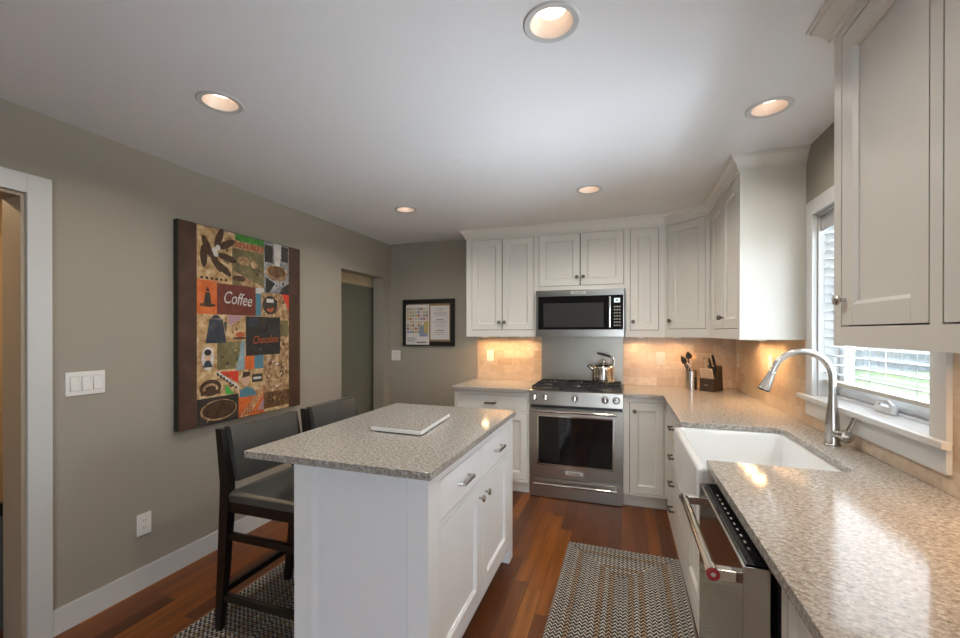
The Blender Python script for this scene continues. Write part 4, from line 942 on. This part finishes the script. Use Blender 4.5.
for y in (by0 + .12, (by0 + by1) / 2, by1 - .12):
    b = B(); b.cyl((bx - .0265, y, 1.16), (bx - .0265, y, 1.95), .0012, M['blind'], n=6); b.cyl((bx + .0265, y, 1.16), (bx + .0265, y, 1.95), .0012, M['blind'], n=6); b.build('ladder_cord', root)
b = B(); b.cyl((bx - .040, by1 - .05, 1.28), (bx - .040, by1 - .05, 1.93), .0014, M['blind'], n=6); b.lathe([(.003, 0), (.008, .006), (.007, .03), (.003, .035)], (bx - .040, by1 - .05, 1.25), M['blind'], n=12); b.build('pull_cord', root)

# ---------------------------------------------------------------- recessed ceiling lights
def downlight(x, y, label, k=1.0):
    root = thing('recessed_light', label, 'ceiling light', (x, y, ZC), 'recessed ceiling lights')
    b = B(); b.lathe([(HR - .006, -.002), (.086, -.004), (.091, -.001), (.091, 0), (HR - .006, 0), (HR - .006, -.002)], (x, y, ZC), M['trim'], n=40, cap0=False, cap1=False); b.build('trim_ring', root)
    b = B(); b.lathe([(HR - .006, -.002), (HR - .009, .004), (.050, .042), (.047, .044), (.047, .080), (0, .080)], (x, y, ZC), M['cone'], n=40, cap0=False, cap1=False); b.build('cone', root)
    b = B(); b.lathe([(0, .040), (.030, .041), (.0465, .045), (.0465, .06), (0, .06)], (x, y, ZC), M['lens'], n=32, cap0=False, cap1=False); b.build('lens', root)
    l = bpy.data.lights.new('recessed_lamp', 'AREA'); l.shape = 'DISK'; l.size = .13; l.energy = LAMP_W * k; l.color = WARM; l.spread = R(152)
    o = bpy.data.objects.new('recessed_lamp', l); COL.objects.link(o); o.parent = root; o.location = (0, 0, -.006)
    return root
names = ['round recessed ceiling light nearest the camera, above the aisle beside the island', 'round recessed ceiling light above the coffee canvas side of the island', 'round recessed ceiling light in front of the window above the sink', 'round recessed ceiling light above the aisle in front of the range', 'round recessed ceiling light in front of the framed board']
for (x, y), n_, k in zip(LIGHTS, names, (1, 1, .42, 1.25, 1.1)): downlight(x, y, n_, k)
b = B(); b.lathe([(.011, 0), (.011, -.004), (.004, -.006), (.003, -.012), (0, -.013)], (-.88, 2.219, ZC), M['plate'], n=16); b.tube([(-.88, 2.219, ZC - .010), (-.875, 2.219, ZC - .022), (-.866, 2.219, ZC - .022), (-.862, 2.219, ZC - .015)], .002, M['plate'], 8)
tag(b.build('ceiling_hook'), 'small metal hook screwed into the middle of the ceiling', 'hook')

# ---------------------------------------------------------------- under-cabinet pucks
PK = [(-1.30, 4.0), (-1.11, 4.0), (-.92, 4.0), (.16, 4.0), (.46, 3.98), (.82, 3.40), (.82, 3.22), (.82, 3.04), (.84, 1.35), (.84, 1.0), (.84, .6)]
first = None
for i, (x, y) in enumerate(PK):
    root = thing('puck_light', 'small round lamp under the wall cabinets', 'lamp', (x, y, 1.3615), 'lamps under the wall cabinets')
    b = B(); b.lathe([(.034, 0), (.034, -.010), (.028, -.012), (.027, -.009), (0, -.009)], (x, y, 1.3615), M['plate'], n=24); b.build('housing', root)
    b = B(); b.lathe([(.026, -.0092), (.02, -.0105), (0, -.011)], (x, y, 1.3615), M['puck'], n=20, cap0=False, cap1=False); b.build('lens', root)
    l = bpy.data.lights.new('puck_lamp', 'AREA'); l.shape = 'DISK'; l.size = .07; l.energy = PUCK_W; l.color = AMBER; l.spread = R(165)
    o = bpy.data.objects.new('puck_lamp', l); COL.objects.link(o); o.parent = root; o.location = (0, 0, -.014)
# hall lamp
l = bpy.data.lights.new('hall_lamp', 'AREA'); l.shape = 'DISK'; l.size = .14; l.energy = 9; l.color = (1, .72, .42)
o = bpy.data.objects.new('hall_lamp', l); COL.objects.link(o); o.location = (-3.3, .75, ZC - .03)
l = bpy.data.lights.new('hall_lamp', 'AREA'); l.shape = 'DISK'; l.size = .14; l.energy = 5; l.color = (1, .72, .42)
o = bpy.data.objects.new('hall_lamp', l); COL.objects.link(o); o.location = (-3.3, 2.4, ZC - .03)

# ---------------------------------------------------------------- garden
struct(B().box(1.12, 40, -30, 45, -.26, -.20, M['grass']), 'ground')
struct(B().box(1.12, 3.6, -1.0, 5.0, -.1995, -.16, mat('pale_bounce_slab', (.50, .49, .46), .8)), 'ground_bounce')  # unseen pale slab added to bounce daylight up through the window
def blob(name, label, x, y, z0, r, h):
    root = thing(name, label, 'tree' if name == 'tree' else 'shrub', (x, y, -.20)); b = B(); rnd = random.Random(int(x * 100 + y * 7))
    t = bmesh.new()
    for k in range(11):
        c = Vector((x + rnd.uniform(-.6, .6) * r, y + rnd.uniform(-.6, .6) * r, z0 + rnd.uniform(.2, .85) * h)); q = bmesh.ops.create_icosphere(t, subdivisions=3, radius=r * rnd.uniform(.35, .55))
        for v in q['verts']: v.co = v.co * (1 + rnd.uniform(-.16, .16)) + c
    b._merge(t, M['leaf']); b.build('foliage', root, smooth=180)
    b = B(); b.tube([(x, y, -.20), (x + .05, y, z0 + h * .4)], [.14, .08], M['bark']); b.build('trunk', root)
blob('tree', 'leafy green tree behind the pale fence outside', 14.5, 26, 1.6, 2.6, 3.6)
blob('tree', 'leafy green tree beside the house outside', 9.0, 27, 1.4, 2.4, 4.0)
root = thing('garden_fence', 'pale grey board fence across the lawn outside the window', 'fence', (11, 22, -.2))
for i in range(56):
    x = 4.0 + i * .26; b = B(); b.box(x, x + .235, 22.0, 22.03, -.19, 1.25, M['fence']); b.build('board', root)
for z in (.05, .85): b = B(); b.box(4.0, 18.5, 22.03, 22.09, z, z + .1, M['fence']); b.build('rail', root)
